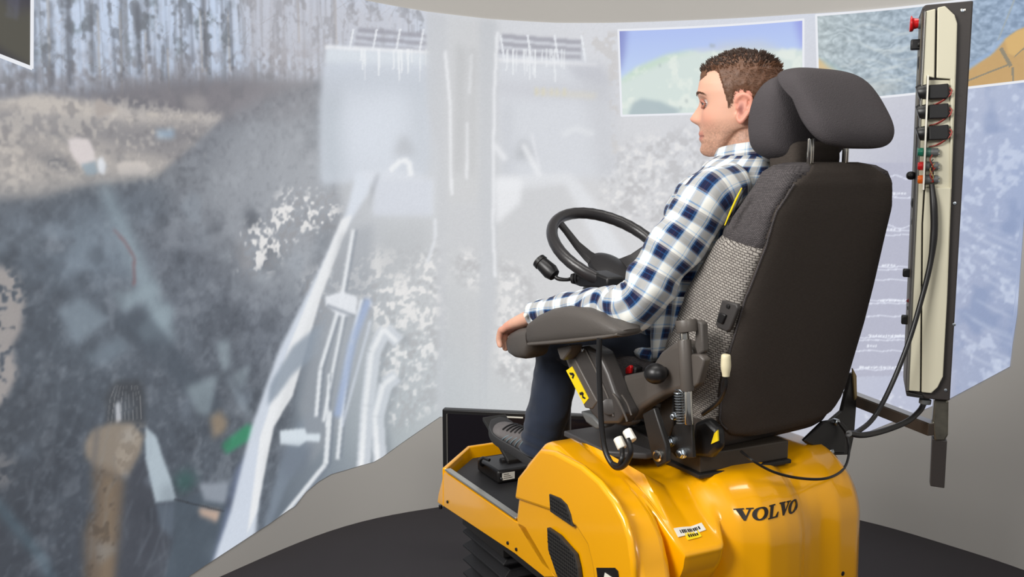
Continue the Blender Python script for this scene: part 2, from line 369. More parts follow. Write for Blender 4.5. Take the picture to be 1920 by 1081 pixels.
for i in range(40):
    x = R2.uniform(60, 400); y = R2.uniform(195, 335); q = R2.uniform(2, 7)
    cv.poly([(x + q * math.cos(t) * R2.uniform(.7, 1.3), y + q * .7 * math.sin(t)) for t in np.linspace(0, 6, 8)], R2.choice([(206, 200, 194), (98, 98, 104), (178, 172, 168)]), .6, 1)
for P_, c_ in [([(126, 262), (140, 257), (166, 262), (176, 285), (178, 302), (152, 312), (138, 298), (128, 280)], (214, 206, 206)), ([(180, 300), (190, 292), (198, 310), (194, 328), (182, 322)], (222, 226, 232)),
               ([(150, 308), (178, 302), (182, 326), (160, 328)], (150, 165, 176)), ([(218, 306), (240, 301), (268, 303), (282, 318), (270, 330), (220, 328)], (206, 198, 192)), ([(175, 192), (186, 184), (200, 196), (220, 205), (180, 222)], (168, 160, 156))]:
    cv.poly(P_, c_, .95, 1)
cv.poly([(292, 244), (324, 242), (326, 258), (292, 260)], (150, 176, 200), .7, 2)
cv.poly([(340, 180), (380, 178), (392, 205), (350, 208)], (150, 146, 148), .8, 3)
# the big dark slope of mud
slope = [(-240, 385), (0, 372), (70, 372), (150, 352), (285, 333), (330, 300), (430, 218), (520, 175), (610, 150), (640, 400), (560, 700), (480, 1120), (-240, 1120)]
cv.poly(slope, (92, 98, 108), .42, 4)
cv.poly([(-240, 385), (70, 374), (285, 335), (330, 400), (200, 420), (-240, 470)], (84, 96, 110), .55, 12)
cv.poly(slope, (190, 196, 204), .16, 5, thr(n2, .56, 6)); cv.poly(slope, (44, 50, 60), .30, 9, thr(n1, .54, 6)); cv.poly(slope, (150, 158, 168), .14, 2, thr(n3, .6, 6)); cv.poly(slope, (40, 44, 54), .14, 2, thr(1 - n3, .58, 6))
cv.poly([(420, 230), (520, 180), (620, 160), (620, 520), (480, 560), (360, 420)], (184, 188, 194), .38, 18)
# pale blue strip and blocks lower left
cv.poly([(182, 350), (204, 350), (262, 470), (312, 580), (330, 640), (290, 640), (240, 500)], (150, 168, 178), .65, 5)
cv.poly([(110, 420), (180, 380), (240, 430), (250, 560), (170, 520), (60, 520), (35, 470)], (130, 146, 160), .5, 12, thr(n4, .3, 4))
cv.line([(212, 430), (232, 452), (250, 482), (250, 535)], 4, (120, 84, 88), .8, 1)
for P_, c_, a_ in [([(103, 580), (150, 556), (205, 600), (140, 645)], (126, 140, 152), .75), ([(152, 668), (222, 630), (246, 650), (190, 684)], (112, 126, 138), .7), ([(206, 545), (232, 590), (300, 545), (290, 530), (245, 545)], (142, 158, 168), .75),
                   ([(250, 620), (312, 568), (326, 580), (318, 605), (272, 643)], (142, 158, 168), .8), ([(206, 602), (262, 570), (420, 760), (390, 780)], (66, 76, 88), .6), ([(345, 726), (408, 700), (392, 778), (370, 776)], (140, 154, 162), .75),
                   ([(402, 640), (428, 636), (432, 688), (416, 700)], (150, 164, 172), .65), ([(432, 700), (468, 682), (460, 722), (444, 726)], (150, 164, 172), .6), ([(420, 706), (432, 704), (474, 780), (456, 780)], (134, 146, 156), .6)]:
    cv.poly(P_, c_, a_, 3)
cv.poly([(392, 780), (412, 770), (426, 790), (420, 810), (398, 820)], (150, 132, 110), .8, 3)
cv.poly([(414, 835), (420, 826), (462, 794), (478, 800), (470, 822), (424, 850)], (48, 140, 100), .85, 2)
cv.poly([(322, 895), (350, 880), (370, 900), (340, 925)], (40, 92, 84), .6, 5)
# chunk of wood and rust coloured cylinder
cv.poly([(195, 740), (215, 714), (262, 712), (270, 730), (270, 800), (240, 795), (200, 800)], (56, 60, 66), .8, 3)
for k in range(9): cv.line([(200 + k * 8, 792 - k), (206 + k * 7, 745), (215 + k * 5, 722)], 1.6, (140, 140, 142), .55, 0)
cv.poly([(214, 756), (224, 752), (226, 788), (216, 794)], (200, 202, 208), .85, 1)
cv.poly([(158, 830), (170, 806), (205, 792), (245, 792), (268, 815), (262, 850), (240, 895), (210, 890), (178, 876), (160, 856)], (142, 130, 116), .9, 2)
cv.poly([(176, 800), (186, 798), (178, 880), (170, 870)], (96, 96, 100), .6, 2)
cv.poly([(172, 868), (236, 894), (226, 1000), (215, 1120), (158, 1120), (158, 990), (176, 960)], (112, 96, 80), .85, 4)
cv.poly([(196, 890), (212, 894), (206, 1100), (186, 1100)], (136, 118, 96), .6, 4)
cv.poly([(236, 894), (268, 850), (320, 960), (322, 1010), (300, 1120), (215, 1120), (226, 1000)], (62, 66, 76), .8, 4)
cv.poly([(271, 798), (292, 818), (302, 850), (320, 900), (330, 938), (290, 942), (271, 860)], (176, 190, 200), .95, 1)
cv.poly([(290, 943), (330, 938), (324, 1010), (300, 990)], (92, 104, 118), .8, 2)
cv.poly([(326, 938), (430, 905), (430, 960), (420, 1000), (380, 1120), (300, 1120), (324, 1010)], (72, 84, 96), .85, 2)
cv.poly([(371, 905), (428, 902), (424, 945), (382, 938)], (150, 158, 170), .85, 2)
cv.poly([(370, 950), (412, 956), (406, 978), (374, 965)], (206, 176, 156), .85, 2)
cv.line([(325, 935), (420, 958)], 3, (40, 44, 52), .7, 0)
cv.poly([(440, 880), (486, 818), (490, 870), (462, 1000), (420, 1081), (380, 1120), (410, 1000)], (104, 116, 142), .85, 3)
cv.line([(-10, 940), (40, 1000), (80, 1050), (110, 1110)], 16, (74, 100, 114), .6, 3)
cv.line([(-200, 760), (-10, 940)], 16, (60, 84, 98), .6, 3)
for i in range(150):
    x = R2.uniform(-100, 620); y = R2.uniform(380, 1070)
    if x > 460 and y > 600: continue
    q = R2.uniform(6, 26); a0 = R2.uniform(0, 3); g = R2.choice([-1, -1, 1]); k = (150, 164, 178) if g > 0 else (38, 44, 54)
    cv.poly([(x + q * math.cos(t + a0) * R2.uniform(.5, 1.3), y + q * 1.2 * math.sin(t + a0) * R2.uniform(.5, 1.3)) for t in np.linspace(0, 5.6, 7)], k, R2.uniform(.08, .30), R2.choice([2, 3, 5]))
for i in range(34):
    x = R2.uniform(20, 330); y = R2.uniform(640, 1040); cv.line([(x, y), (x + R2.uniform(-20, 6), y + R2.uniform(30, 60)), (x + R2.uniform(-40, 0), y + R2.uniform(60, 110))], R2.uniform(1.5, 3.5), (128, 138, 148), R2.uniform(.12, .35), 1)
cv.poly([(210, 860), (236, 800), (268, 792), (270, 815), (250, 850), (232, 892)], (170, 160, 148), .5, 3, thr(n3, .45, 8))
cv.poly([(158, 990), (176, 868), (226, 894), (215, 1120), (158, 1120)], (70, 60, 52), .5, 2, thr(n3 * .5 + n2 * .6, .56, 8))
# pale rubble at the far left
rub = [(-240, 470), (0, 498), (28, 510), (46, 560), (38, 620), (20, 650), (32, 700), (10, 745), (0, 760), (-240, 820)]
cv.poly(rub, (158, 152, 150), .92, 2, thr(n3 + .2 * n2, .42, 6)); cv.poly([(0, 850), (26, 860), (20, 905), (0, 915), (-240, 940), (-240, 850)], (130, 128, 130), .55, 3, thr(n3, .45, 6))
for i in range(40):
    x = R2.uniform(-60, 330); y = R2.uniform(420, 1080); cv.line([(x, y), (x - R2.uniform(4, 14), y + R2.uniform(14, 40))], R2.uniform(2, 5), (150, 160, 172), R2.uniform(.1, .35), 2)
for i in range(26):
    x = R2.uniform(40, 620); y = R2.uniform(420, 860); q = R2.uniform(6, 20)
    cv.poly([(x + q * math.cos(t), y + q * .9 * math.sin(t)) for t in np.linspace(0, 6, 9)], (176, 184, 192), R2.uniform(.08, .28), 4)
# bright pale stones behind the arms
for P_, a_ in [([(440, 470), (455, 430), (500, 405), (520, 365), (560, 350), (632, 362), (636, 420), (600, 440), (560, 445), (540, 470), (500, 510), (450, 515)], .85), ([(700, 470), (830, 460), (830, 660), (720, 700), (700, 600), (620, 560), (650, 480)], .8), ([(850, 470), (905, 470), (905, 540), (860, 530)], .75),
               ([(935, 480), (1000, 520), (1000, 740), (930, 700)], .7), ([(700, 650), (830, 640), (820, 760), (740, 810), (715, 760)], .75), ([(1120, 280), (1290, 240), (1400, 300), (1400, 460), (1200, 440), (1130, 380)], .6), ([(560, 520), (640, 480), (650, 560), (600, 640)], .35)]:
    cv.poly(P_, (240, 238, 236), a_, 6, thr(n3 * .6 + n2 * .55, .60, 8)); cv.poly(P_, (150, 148, 150), .4, 6, thr(1 - (n3 * .5 + n2 * .6), .48, 8))
# lorry rails, buckets, mast
for x0, x1, y0, y1 in [(668, 800, 54, 96), (938, 1090, 66, 118)]:
    k = -1 if x0 < 800 else 1
    cv.poly([(x0, y0), (x1, y0 + 10), (x1 + (12 if k > 0 else 0), y1), (x0 - 8, y1 - 8)], (206, 212, 224), .5, 1)
    for j in range(3):
        yy = y0 + 2 + j * 14
        cv.line([(x0 + 2 - j * 4, yy), (x1, yy + 12)], 9, (140, 140, 152), .8, 1)
    for j in range(4):
        xx = x0 + (x1 - x0) * j / 3; cv.line([(xx + (-6 if k < 0 else 0), y0), (xx + (8 * k if k > 0 else -14), y1)], 4, (232, 236, 242), .85, 0)
cv.poly([(612, 86), (700, 88), (808, 98), (812, 150), (800, 330), (600, 345), (598, 200)], (204, 212, 224), .8, 3)
cv.poly([(614, 90), (806, 100), (808, 122), (608, 118)], (214, 222, 230), .8, 2)
cv.poly([(606, 122), (812, 128), (812, 176), (602, 172)], (184, 192, 204), .6, 7)
cv.poly([(928, 112), (1120, 118), (1150, 170), (1155, 330), (940, 345)], (206, 211, 220), .75, 5)
cv.poly([(930, 150), (1140, 158), (1146, 190), (930, 182)], (188, 190, 198), .6, 6)
for i in range(40):
    x = R2.uniform(672, 800) if i % 2 else R2.uniform(935, 1060); cv.line([(x, 92), (x + R2.uniform(-2, 2), 92 + R2.uniform(18, 62))], R2.uniform(2, 4), (236, 240, 244), .6, 0)
cv.line([(608, 88), (806, 98)], 6, (238, 240, 244), .9, 1); cv.line([(932, 112), (1120, 122)], 6, (236, 238, 242), .8, 1)
for P_ in ([(735, 292), (745, 258), (762, 252), (780, 290)], [(962, 300), (972, 268), (985, 260), (1004, 296)]): cv.poly(P_, (160, 164, 170), .75, 4)
cv.poly([(600, 176), (640, 170), (650, 330), (604, 345)], (170, 180, 190), .55, 8); cv.poly([(760, 150), (812, 160), (812, 330), (770, 320)], (178, 186, 196), .5, 9)
cv.poly([(640, 200), (750, 190), (740, 300), (650, 310)], (214, 222, 234), .6, 14); cv.poly([(940, 200), (960, 190), (960, 330), (942, 340)], (176, 180, 188), .5, 6); cv.poly([(1090, 120), (1150, 130), (1156, 330), (1120, 330)], (182, 184, 190), .5, 9)
cv.poly([(1060, 120), (1128, 122), (1146, 160), (1080, 150)], (178, 180, 190), .6, 4)
cv.poly([(1080, 60), (1160, 60), (1160, 300), (1148, 300), (1140, 120), (1100, 100)], (190, 186, 184), .6, 2, thr(n3 * .5 + n2 * .6, .50, 8))
cv.poly([(798, 22), (838, 28), (836, 770), (818, 770), (822, 300), (800, 200)], (190, 193, 198), .75, 3)
cv.poly([(836, 26), (930, 38), (926, 200), (905, 380), (838, 384)], (196, 197, 198), .6, 4)
cv.poly([(898, 36), (932, 40), (930, 560), (905, 770), (897, 500)], (186, 190, 196), .7, 3)
for x in range(836, 912, 5): cv.line([(x, 560), (x + R2.uniform(-2, 2), 772)], 3, (180, 183, 188), R2.uniform(.1, .4), 1)
cv.poly([(832, 380), (905, 384), (905, 470), (832, 470)], (192, 194, 198), .6, 6)
for a_ in ([(834, 96), (844, 200), (846, 366)], [(932, 60), (926, 180), (924, 420), (928, 520)], [(875, 230), (875, 335)], [(884, 100), (880, 176)]):
    cv.line(a_, 5, (240, 242, 246), .85, 1)
cv.poly([(856, 80), (872, 96), (870, 260), (864, 330), (852, 320)], (172, 174, 176), .6, 4)
cv.poly([(880, 90), (892, 90), (890, 330), (880, 330)], (178, 180, 182), .6, 3)
cv.line([(1003, 172), (1118, 180)], 12, (206, 202, 190), .7, 2)
for x in (1005, 1018, 1034, 1044, 1058): cv.line([(x, 164), (x, 180)], 4, (216, 206, 160), .5, 1)
# loader arms
cv.poly([(668, 322), (700, 326), (690, 362), (640, 440), (560, 640), (492, 860), (478, 1000), (385, 1090), (430, 960), (470, 800), (520, 660), (600, 500), (648, 400)], (214, 222, 234), .92, 2)
cv.poly([(640, 410), (660, 402), (600, 560), (548, 740), (512, 800), (480, 960), (462, 1000), (486, 820), (540, 650)], (234, 236, 238), .9, 1)
cv.poly([(548, 648), (610, 600), (600, 660), (548, 700), (520, 740), (500, 760), (505, 720)], (138, 150, 164), .85, 2)
cv.poly([(560, 790), (612, 750), (610, 800), (540, 900), (500, 1000), (490, 1000), (520, 880)], (124, 136, 150), .85, 3)
cv.poly([(640, 440), (700, 420), (690, 620), (640, 800), (580, 870), (560, 760), (600, 600)], (150, 156, 164), .65, 4)
for a_, w_ in [([(662, 430), (640, 560), (600, 690), (592, 780)], 8), ([(650, 560), (622, 700), (606, 790)], 7), ([(678, 560), (650, 680), (632, 860)], 8), ([(616, 700), (612, 800)], 5), ([(520, 980), (610, 870), (618, 770)], 10)]:
    cv.line(a_, w_, (232, 236, 240), .9, 1); cv.line([(x + w_ * .7, y) for x, y in a_], w_ * .45, (104, 114, 128), .7, 1)
cv.line([(690, 560), (660, 640), (632, 780)], 14, (150, 170, 208), .9, 2); cv.line([(694, 600), (640, 800)], 5, (214, 222, 236), .7, 1)
cv.poly([(608, 556), (640, 546), (668, 556), (668, 590), (636, 592), (610, 572)], (228, 232, 238), .95, 1)
cv.line([(612, 572), (664, 592)], 5, (120, 128, 140), .8, 1)
for a_ in ([(680, 880), (688, 760), (700, 660), (722, 616), (748, 640)], [(712, 870), (706, 780), (722, 720), (744, 704)]):
    cv.line([(x + 16, y + 3) for x, y in a_], 12, (120, 128, 136), .6, 3); cv.line(a_, 26, (202, 208, 216), .96, 1); cv.line([(x - 4, y) for x, y in a_], 9, (244, 246, 248), .9, 1)
cv.poly([(524, 806), (570, 802), (574, 812), (600, 812), (598, 828), (574, 826), (560, 836), (524, 832)], (216, 226, 234), .95, 1)
cv.poly([(520, 836), (590, 836), (570, 880), (530, 900)], (110, 120, 134), .6, 4)
cv.poly([(668, 322), (735, 318), (812, 338), (812, 404), (700, 400), (704, 352)], (214, 220, 230), .85, 3)
cv.poly([(704, 338), (808, 336), (806, 404), (698, 404)], (202, 208, 220), .75, 3)
cv.poly([(696, 352), (704, 330), (712, 322), (696, 372), (690, 400)], (120, 126, 136), .6, 2)
cv.line([(730, 320), (752, 300), (766, 302), (770, 330)], 10, (240, 243, 246), .9, 1)
cv.line([(815, 410), (815, 450), (800, 492)], 6, (228, 232, 238), .9, 1)
cv.poly([(712, 420), (810, 410), (800, 480), (760, 520), (700, 520)], (168, 172, 176), .55, 9)
cv.poly([(935, 330), (1070, 324), (1110, 370), (1170, 470), (1200, 520), (1140, 500), (1088, 400), (1060, 345), (940, 360)], (222, 225, 230), .85, 3)
cv.poly([(940, 350), (1050, 345), (1080, 400), (1060, 470), (940, 470)], (190, 192, 196), .45, 9)
cv.poly([(925, 332), (980, 335), (975, 380), (930, 420)], (238, 240, 244), .8, 3); cv.line([(980, 270), (1012, 330)], 10, (238, 240, 244), .8, 2); cv.line([(926, 270), (948, 300)], 10, (236, 238, 242), .8, 2); cv.line([(996, 250), (1012, 318)], 4, (228, 230, 236), .7, 1)
cv.poly([(1050, 250), (1080, 235), (1116, 248), (1110, 256), (1078, 246), (1056, 258)], (226, 230, 234), .6, 2)
cv.poly([(620, 600), (800, 620), (990, 760), (760, 800), (640, 860)], (196, 204, 210), .30, 20)
# sweeping blue-white mottling right of the box
cvR = [(1790, 150), (1925, 140), (1925, 700), (1790, 760)]
cv.poly(cvR, (166, 180, 212), .35, 2); cv.poly(cvR, (206, 216, 236), .6, 2, thr(n3 * .5 + n4 * .6, .60, 7)); cv.poly(cvR, (126, 144, 182), .5, 2, thr(1 - n4, .54, 6))
for i in range(16):
    y = 400 + i * 18 + R2.uniform(-6, 6); x = 1800 + R2.uniform(0, 60); cv.line([(x, y), (x + 40, y + 22), (x + 90, y + 42)], R2.uniform(2, 5), (222, 230, 244), R2.uniform(.2, .55), 1)
cv.poly([(1590, 700), (1790, 690), (1780, 760), (1590, 830)], (196, 202, 224), .5, 3); cv.poly([(1590, 700), (1790, 690), (1780, 760), (1590, 830)], (232, 236, 246), .7, 2, thr(n3 * .5 + n2 * .6, .58, 7))
# soft glare in the middle of the picture
cv.poly([(560, 60), (1600, 40), (1650, 700), (1000, 780), (760, 640), (560, 400)], (228, 228, 230), .28, 70)
# read-out panel: lighter grey with rows of traces
cv.poly([(1590, 305), (1716, 305), (1704, 704), (1590, 706)], (180, 182, 200), .92, 0)
for k, y in enumerate([332, 370, 425, 432, 440, 500, 505, 524, 562, 568, 592, 632, 637, 657, 692]):
    xs = np.linspace(1596, 1708, 40); amp = 3.5 if k in (0, 2) else (1.0 if k % 3 else .5)
    for a0, a1 in zip(xs, xs[1:]):
        cv.line([(a0, y + amp * math.sin(a0 * .13 + k)), (a1, y + amp * math.sin(a1 * .13 + k))], 2.2, (226, 230, 244), .85)
for y, xa, xb in [(363, 1658, 1698), (430, 1656, 1680), (497, 1654, 1676), (563, 1650, 1694), (629, 1630, 1696), (648, 1626, 1646), (688, 1612, 1692)]:
    x = xa
    while x < xb:
        L = R2.uniform(2, 5); cv.line([(x, y), (x + L, y)], 4, (236, 240, 250), .9); x += L + 1.6
cv.a *= (0.985 + 0.03 * rng.rand(NZ, NX, 1)); cv.a = np.clip(cv.a, 0, 255)

# sheet that follows the masked outline of the picture on the wall
topb = [W(x, y) for x, y in [(-600, -330), (-230, -180), (100, -110), (400, -55), (680, 0), (800, 22), (920, 36), (1040, 43), (1150, 43), (1300, 38), (1500, 27), (1650, 17), (1760, 8), (1850, -3), (1922, -14)]]
botb = [W(x, y) for x, y in [(-230, 1300), (0, 1250), (200, 1160), (350, 1081), (440, 1022), (505, 980), (540, 955), (552, 948), (572, 922), (596, 902), (620, 888), (648, 880), (700, 865), (716, 856), (825, 780), (900, 790), (1200, 830), (1500, 842), (1600, 820), (1775, 750), (1895, 686), (1897, 660), (1908, 590), (1921, 520)]]
EMIT = 0.97
def pic_mat(name, strength):
    m = bpy.data.materials.new(name); m.use_nodes = True; nt = m.node_tree; bs = nt.nodes['Principled BSDF']
    bs.inputs['Base Color'].default_value = (0.045, 0.045, 0.045, 1); bs.inputs['Roughness'].default_value = 0.9; bs.inputs['Specular IOR Level'].default_value = 0.1
    a = nt.nodes.new('ShaderNodeVertexColor'); a.layer_name = 'Col'
    nt.links.new(a.outputs['Color'], bs.inputs['Emission Color']); bs.inputs['Emission Strength'].default_value = strength
    return m
PICM = pic_mat('projected_light', EMIT)
def sheet(name, P, Cc, m, parent=None):
    nz, nx = P.shape[:2]; i = np.arange(nz * nx).reshape(nz, nx)
    q = np.stack([i[:-1, :-1], i[:-1, 1:], i[1:, 1:], i[1:, :-1]], -1).reshape(-1, 4)
    me = bpy.data.meshes.new(name); me.vertices.add(nz * nx); me.loops.add(q.size); me.polygons.add(len(q))
    me.vertices.foreach_set('co', P.reshape(-1).astype(np.float32)); me.loops.foreach_set('vertex_index', q.reshape(-1).astype(np.int32))
    me.polygons.foreach_set('loop_start', np.arange(0, q.size, 4, dtype=np.int32)); me.polygons.foreach_set('use_smooth', [True] * len(q)); me.update(calc_edges=True)
    at = me.color_attributes.new('Col', 'FLOAT_COLOR', 'POINT'); rgba = np.concatenate([lin(Cc), np.ones(Cc.shape[:2] + (1,))], -1)
    at.data.foreach_set('color', rgba.reshape(-1).astype(np.float32)); me.materials.append(m)
    o = bpy.data.objects.new(name, me); C.objects.link(o)
    if parent: o.parent = parent
    return o
def sample(a, x, y):
    x = np.clip(x, 0, a.shape[1] - 1.001); y = np.clip(y, 0, a.shape[0] - 1.001); xi = x.astype(int); yi = y.astype(int); fx = (x - xi)[..., None]; fy = (y - yi)[..., None]
    return (a[yi, xi] * (1 - fx) + a[yi, xi + 1] * fx) * (1 - fy) + (a[yi + 1, xi] * (1 - fx) + a[yi + 1, xi + 1] * fx) * fy
ncol = int((S1 - S0) / 0.0045); nrow = 500
ss = np.linspace(S0, S1 - .001, ncol)
bz = np.clip(np.interp(ss, [p[0] for p in botb], [p[1] for p in botb]), 0.04, 3)
tz = np.minimum(np.interp(ss, [p[0] for p in topb], [p[1] for p in topb]), 2.40)
vv = np.linspace(0, 1, nrow)[:, None]; Zg = bz * (1 - vv) + tz * vv; Sg = np.broadcast_to(ss, Zg.shape)
Pg = wallp(Sg, Zg, 0.004)
col = sample(cv.a, (Sg - S0) / RES - .5, Zg / RES - .5)
proj = sheet('projected_picture', Pg, col, PICM)
proj['label'] = 'large hazy projected picture of loader arms and bare forest on curved wall'; proj['category'] = 'projection'
# three smaller camera views inside the picture
def inset(corners, paint, n=(220, 120), border=3.2, label=None):
    """corners: pixel tl, tr, br, bl"""
    (tl, tr, br, bl) = [np.array(W(*c)) for c in corners]
    u = np.linspace(0, 1, n[0])[None, :, None]; v = np.linspace(0, 1, n[1])[:, None, None]
    q = (bl * (1 - u) + br * u) * (1 - v) + (tl * (1 - u) + tr * u) * v
    c = Canvas(n[0], n[1], lambda x, y: (x * n[0], (1 - y) * n[1])); paint(c, n)
    c.a = np.clip(c.a, 0, 255)
    o = sheet('inset_picture', wallp(q[..., 0], q[..., 1], 0.007), c.a, PICM, proj)
    if label: o['label'] = label
    for a, b_ in ((tl, tr), (tr, br), (br, bl), (bl, tl)):
        d = (b_ - a) / np.linalg.norm(b_ - a); w_ = np.array([-d[1], d[0]]) * border * .0023 / 2; t = np.linspace(-.004, 1.004, 60)[None, :, None]
        k = np.array([-1, 1])[:, None, None]; q2 = a + (b_ - a) * t + w_ * k
        sheet('inset_border', wallp(q2[..., 0], q2[..., 1], 0.009), np.full(q2.shape[:2] + (3,), 232.0) + np.array([0, 2, 8.]), PICM, proj)
def paint_left(c, n):
    c.a[:] = (34, 32, 44); c.poly([(.78, .2), (1, .42), (1, 1), (.3, .8), (.45, .55)], (72, 70, 58), .9, 4); c.poly([(.25, 0), (1, 0), (1, .3), (.9, .5)], (46, 44, 62), .8, 5)
    for x in (.83, .88, .8, .86): c.poly([(x, .1), (x + .02, .1), (x - .01, .55), (x - .03, .55)], (92, 96, 120), .5, 1)
def paint_mid(c, n):
    yy = np.linspace(1, 0, n[1])[:, None, None]
    c.a[:] = np.array([172, 190, 240]) * (1 - yy) + np.array([206, 226, 242]) * yy
    c.poly([(0, 0), (.05, .0), (.03, .3), (0, .5)], (120, 126, 190), .7, 4); c.poly([(.95, 0), (1, 0), (1, .4)], (140, 146, 220), .7, 4)
    hill = [(0, .58), (.1, .44), (.25, .32), (.45, .25), (.7, .28), (1, .33), (1, 1.02), (0, 1.02)]
    c.poly(hill, (212, 224, 218), .95, 2); c.poly([(0, .58), (.1, .44), (.27, .30), (.45, .25), (.3, .34), (.12, .5), (.02, .6)], (188, 214, 192), .7, 3)
    t = fbm(n[0], n[1], 14, 3); c.poly(hill, (232, 238, 230), .6, 2, thr(t, .5, 6)); c.poly([(.4, .25), (.56, .23), (.62, .27), (.45, .29)], (186, 196, 232), .7, 2)
    c.poly([(.04, .98), (.07, .84), (.12, .8), (.22, .84), (.34, .96), (.3, 1), (.05, 1)], (168, 184, 190), .85, 2)
    for a in ((.50, .20, .03), (.22, .4, .01), (.36, .82, .012), (.33, .9, .01)): c.poly([(a[0], a[1]), (a[0] + a[2], a[1] + .01), (a[0] + a[2], a[1] + .05), (a[0], a[1] + .04)], (158, 168, 172), .6, 1)
    c.poly([(.52, .2), (.78, .2), (.9, .33), (.6, .34)], (198, 204, 208), .6, 5)
def paint_right(c, n):
    u = np.linspace(0, 1, n[0])[None, :, None]
    c.a[:] = np.array([176, 188, 192]) * (1 - u) + np.array([138, 160, 188]) * u
    t = fbm(n[0], n[1], 30, 4); yy, xx = np.mgrid[0:n[1], 0:n[0]]; swirl = np.sin((yy * .9 + xx * .25 + 30 * t * 2.4 + 10 * np.sin(xx * .025)) * .42)
    c.a = c.a + (swirl[..., None] * 9 + (fbm(n[0], n[1], 6, 2)[..., None] - .5) * 46)
    for i in range(14):
        y0 = R2.uniform(.08, .85); x0 = R2.uniform(.06, .4); pts = [(x0 + k * .04, y0 + .05 * math.sin(k * .8 + i) + .012 * k) for k in range(8)]
        for (xa, ya), (xb, yb) in zip(pts, pts[1:]): c.poly([(xa, ya), (xb, yb), (xb, yb + .02), (xa, ya + .02)], (214, 222, 222), .45, 1)
    c.poly([(0, .48), (.04, .53), (.16, .75), (.19, .84), (0, .9)], (214, 188, 140), .92, 2); c.poly([(0, .45), (.06, .53), (.2, .78), (.18, .8), (.05, .6)], (160, 190, 200), .6, 2)
    c.poly([(0, .74), (.3, .82), (.45, .9), (.3, 1), (0, 1)], (196, 200, 196), .5, 5)
    c.poly([(.7, .82), (.84, .66), (.90, .50), (.96, .42), (1.02, .36), (1.02, 1.02), (.7, 1.02)], (198, 158, 98), .95, 1)
    c.poly([(.7, .78), (.84, .61), (.90, .45), (.93, .45), (.86, .63), (.7, .86)], (150, 176, 210), .7, 1)
    c.poly([(.905, .50), (.96, .42), (1.02, .4), (1.02, .56), (.95, .70), (.92, .66)], (214, 176, 110), .9, 1)
    for a in ([(.88, .60), (.895, .58), (.94, .80), (.925, .82)], [(.945, .72), (.95, .70), (1.02, .56), (1.02, .58)], [(.935, .82), (.945, .82), (.945, 1), (.938, 1)], [(.7, .93), (.92, .78), (.92, .80), (.7, .95)]): c.poly(a, (126, 124, 112), .8, 0)
    c.line_ = 0; c.poly([(.955, 0), (.965, 0), (.88, .5), (.873, .5)], (158, 168, 172), .8, 0)
inset([(-170, -90), (57, -60), (56, 128), (-170, 40)], paint_left, (90, 90), 5, 'small dark camera view with white border')
inset([(1159, 57), (1507, 37), (1507, 205), (1165, 217)], paint_mid, (230, 110), 4, 'small camera view of pale hill under blue sky')
inset([(1531, 29), (1925, -14), (1925, 152), (1536, 193)], paint_right, (260, 130), 4, 'small camera view of grey gravel and orange bucket')

# ------------------------------------------------------------------ motion platform (yellow cowl, foot deck)
T = thing('simulator_platform', PL.w(1.46, 2.1, 0), 'glossy yellow motion platform with black foot deck standing on dark floor', 'simulator')
RL = 1.12
sp = lambda x, y, r=RL: PL.R_(x, y, r)
# left side panel (thin plate, front part beside the deck)
MB().prism([sp(*q) for q in [(820, 941), (822, 925), (833, 884), (965, 976), (985, 986), (1040, 1081), (1020, 1081), (965, 1037)]], PL.R * 0.012).build('side_panel', YEL, T, bevel=.002, smooth=False)
# tall left flank
flank = [(966, 990), (964, 968), (973, 888), (985, 866), (1015, 831), (1022, 829), (1050, 836), (1130, 869), (1165, 896), (1192, 928), (1216, 965), (1234, 1005), (1245, 1050), (1250, 1090), (1256, 1240), (1180, 1240), (1092, 1136), (1015, 1070)]
FP = [PL.loc(sp(*q, RL + (.075 if 6 < i < 14 else .02 if i == 6 else 0))) for i, q in enumerate(flank)]
MB().prism([PL.w(RL, f, z) for r, f, z in FP], PL.R * 0.095).build('left_flank', YEL, T, bevel=.022, seg=5)
# raised swept band on the flank
band = [(975, 893), (1018, 840), (1044, 845), (1095, 872), (1128, 900), (1155, 935), (1174, 970), (1186, 1008), (1192, 1050), (1194, 1095), (1120, 1095), (1114, 1052), (1106, 1020), (1085, 987), (1040, 958), (969, 934)]
MB().prism([PL.w(RL + .01, *PL.loc(sp(*q))[1:]) for q in band], PL.R * -0.019).build('flank_band', YEL, T, bevel=.012, seg=4)
# grilles
MESH = mat('grille_mesh', (44, 42, 40), 0.6, var=.5, vscale=260)
for g in ([(1038, 924), (1058, 932), (1070, 944), (1077, 962), (1082, 985), (1040, 957)], [(1034, 987), (1055, 1001), (1086, 1036), (1092, 1062), (1098, 1110), (1066, 1110), (1050, 1070), (1036, 1028)]):
    P_ = [PL.w(RL, *PL.loc(sp(*q))[1:]) for q in g]
    o = MB().prism([p - PL.R * .013 for p in P_], PL.R * .01).build('grille', MESH, T, bevel=.001, smooth=False)
    cnt = sum(P_) / len(P_)
    m_ = MB(); zs = [p[2] for p in P_]; ff = [float(p @ PL.F) for p in P_]
    def inside(f, z):
        c = False
        for i in range(len(P_)):
            f1, z1, f2, z2 = ff[i], zs[i], ff[i - 1], zs[i - 1]
            if (z1 > z) != (z2 > z) and f < (f2 - f1) * (z - z1) / (z2 - z1) + f1: c = not c
        return c
    z = min(zs)
    while z < max(zs):
        f = min(ff)
        while f < max(ff):
            if inside(f, z) and inside(f + .006, z + .006) and inside(f + .006, z) and inside(f, z + .006):
                m_.prism([PL.w(RL - .0145, f, z + .003), PL.w(RL - .0145, f + .003, z), PL.w(RL - .0145, f + .006, z + .003), PL.w(RL - .0145, f + .003, z + .006)], PL.R * .002)
            f += .009
        z += .009
    m_.build('grille_studs', BLK2, T, smooth=False, kind='stuff')
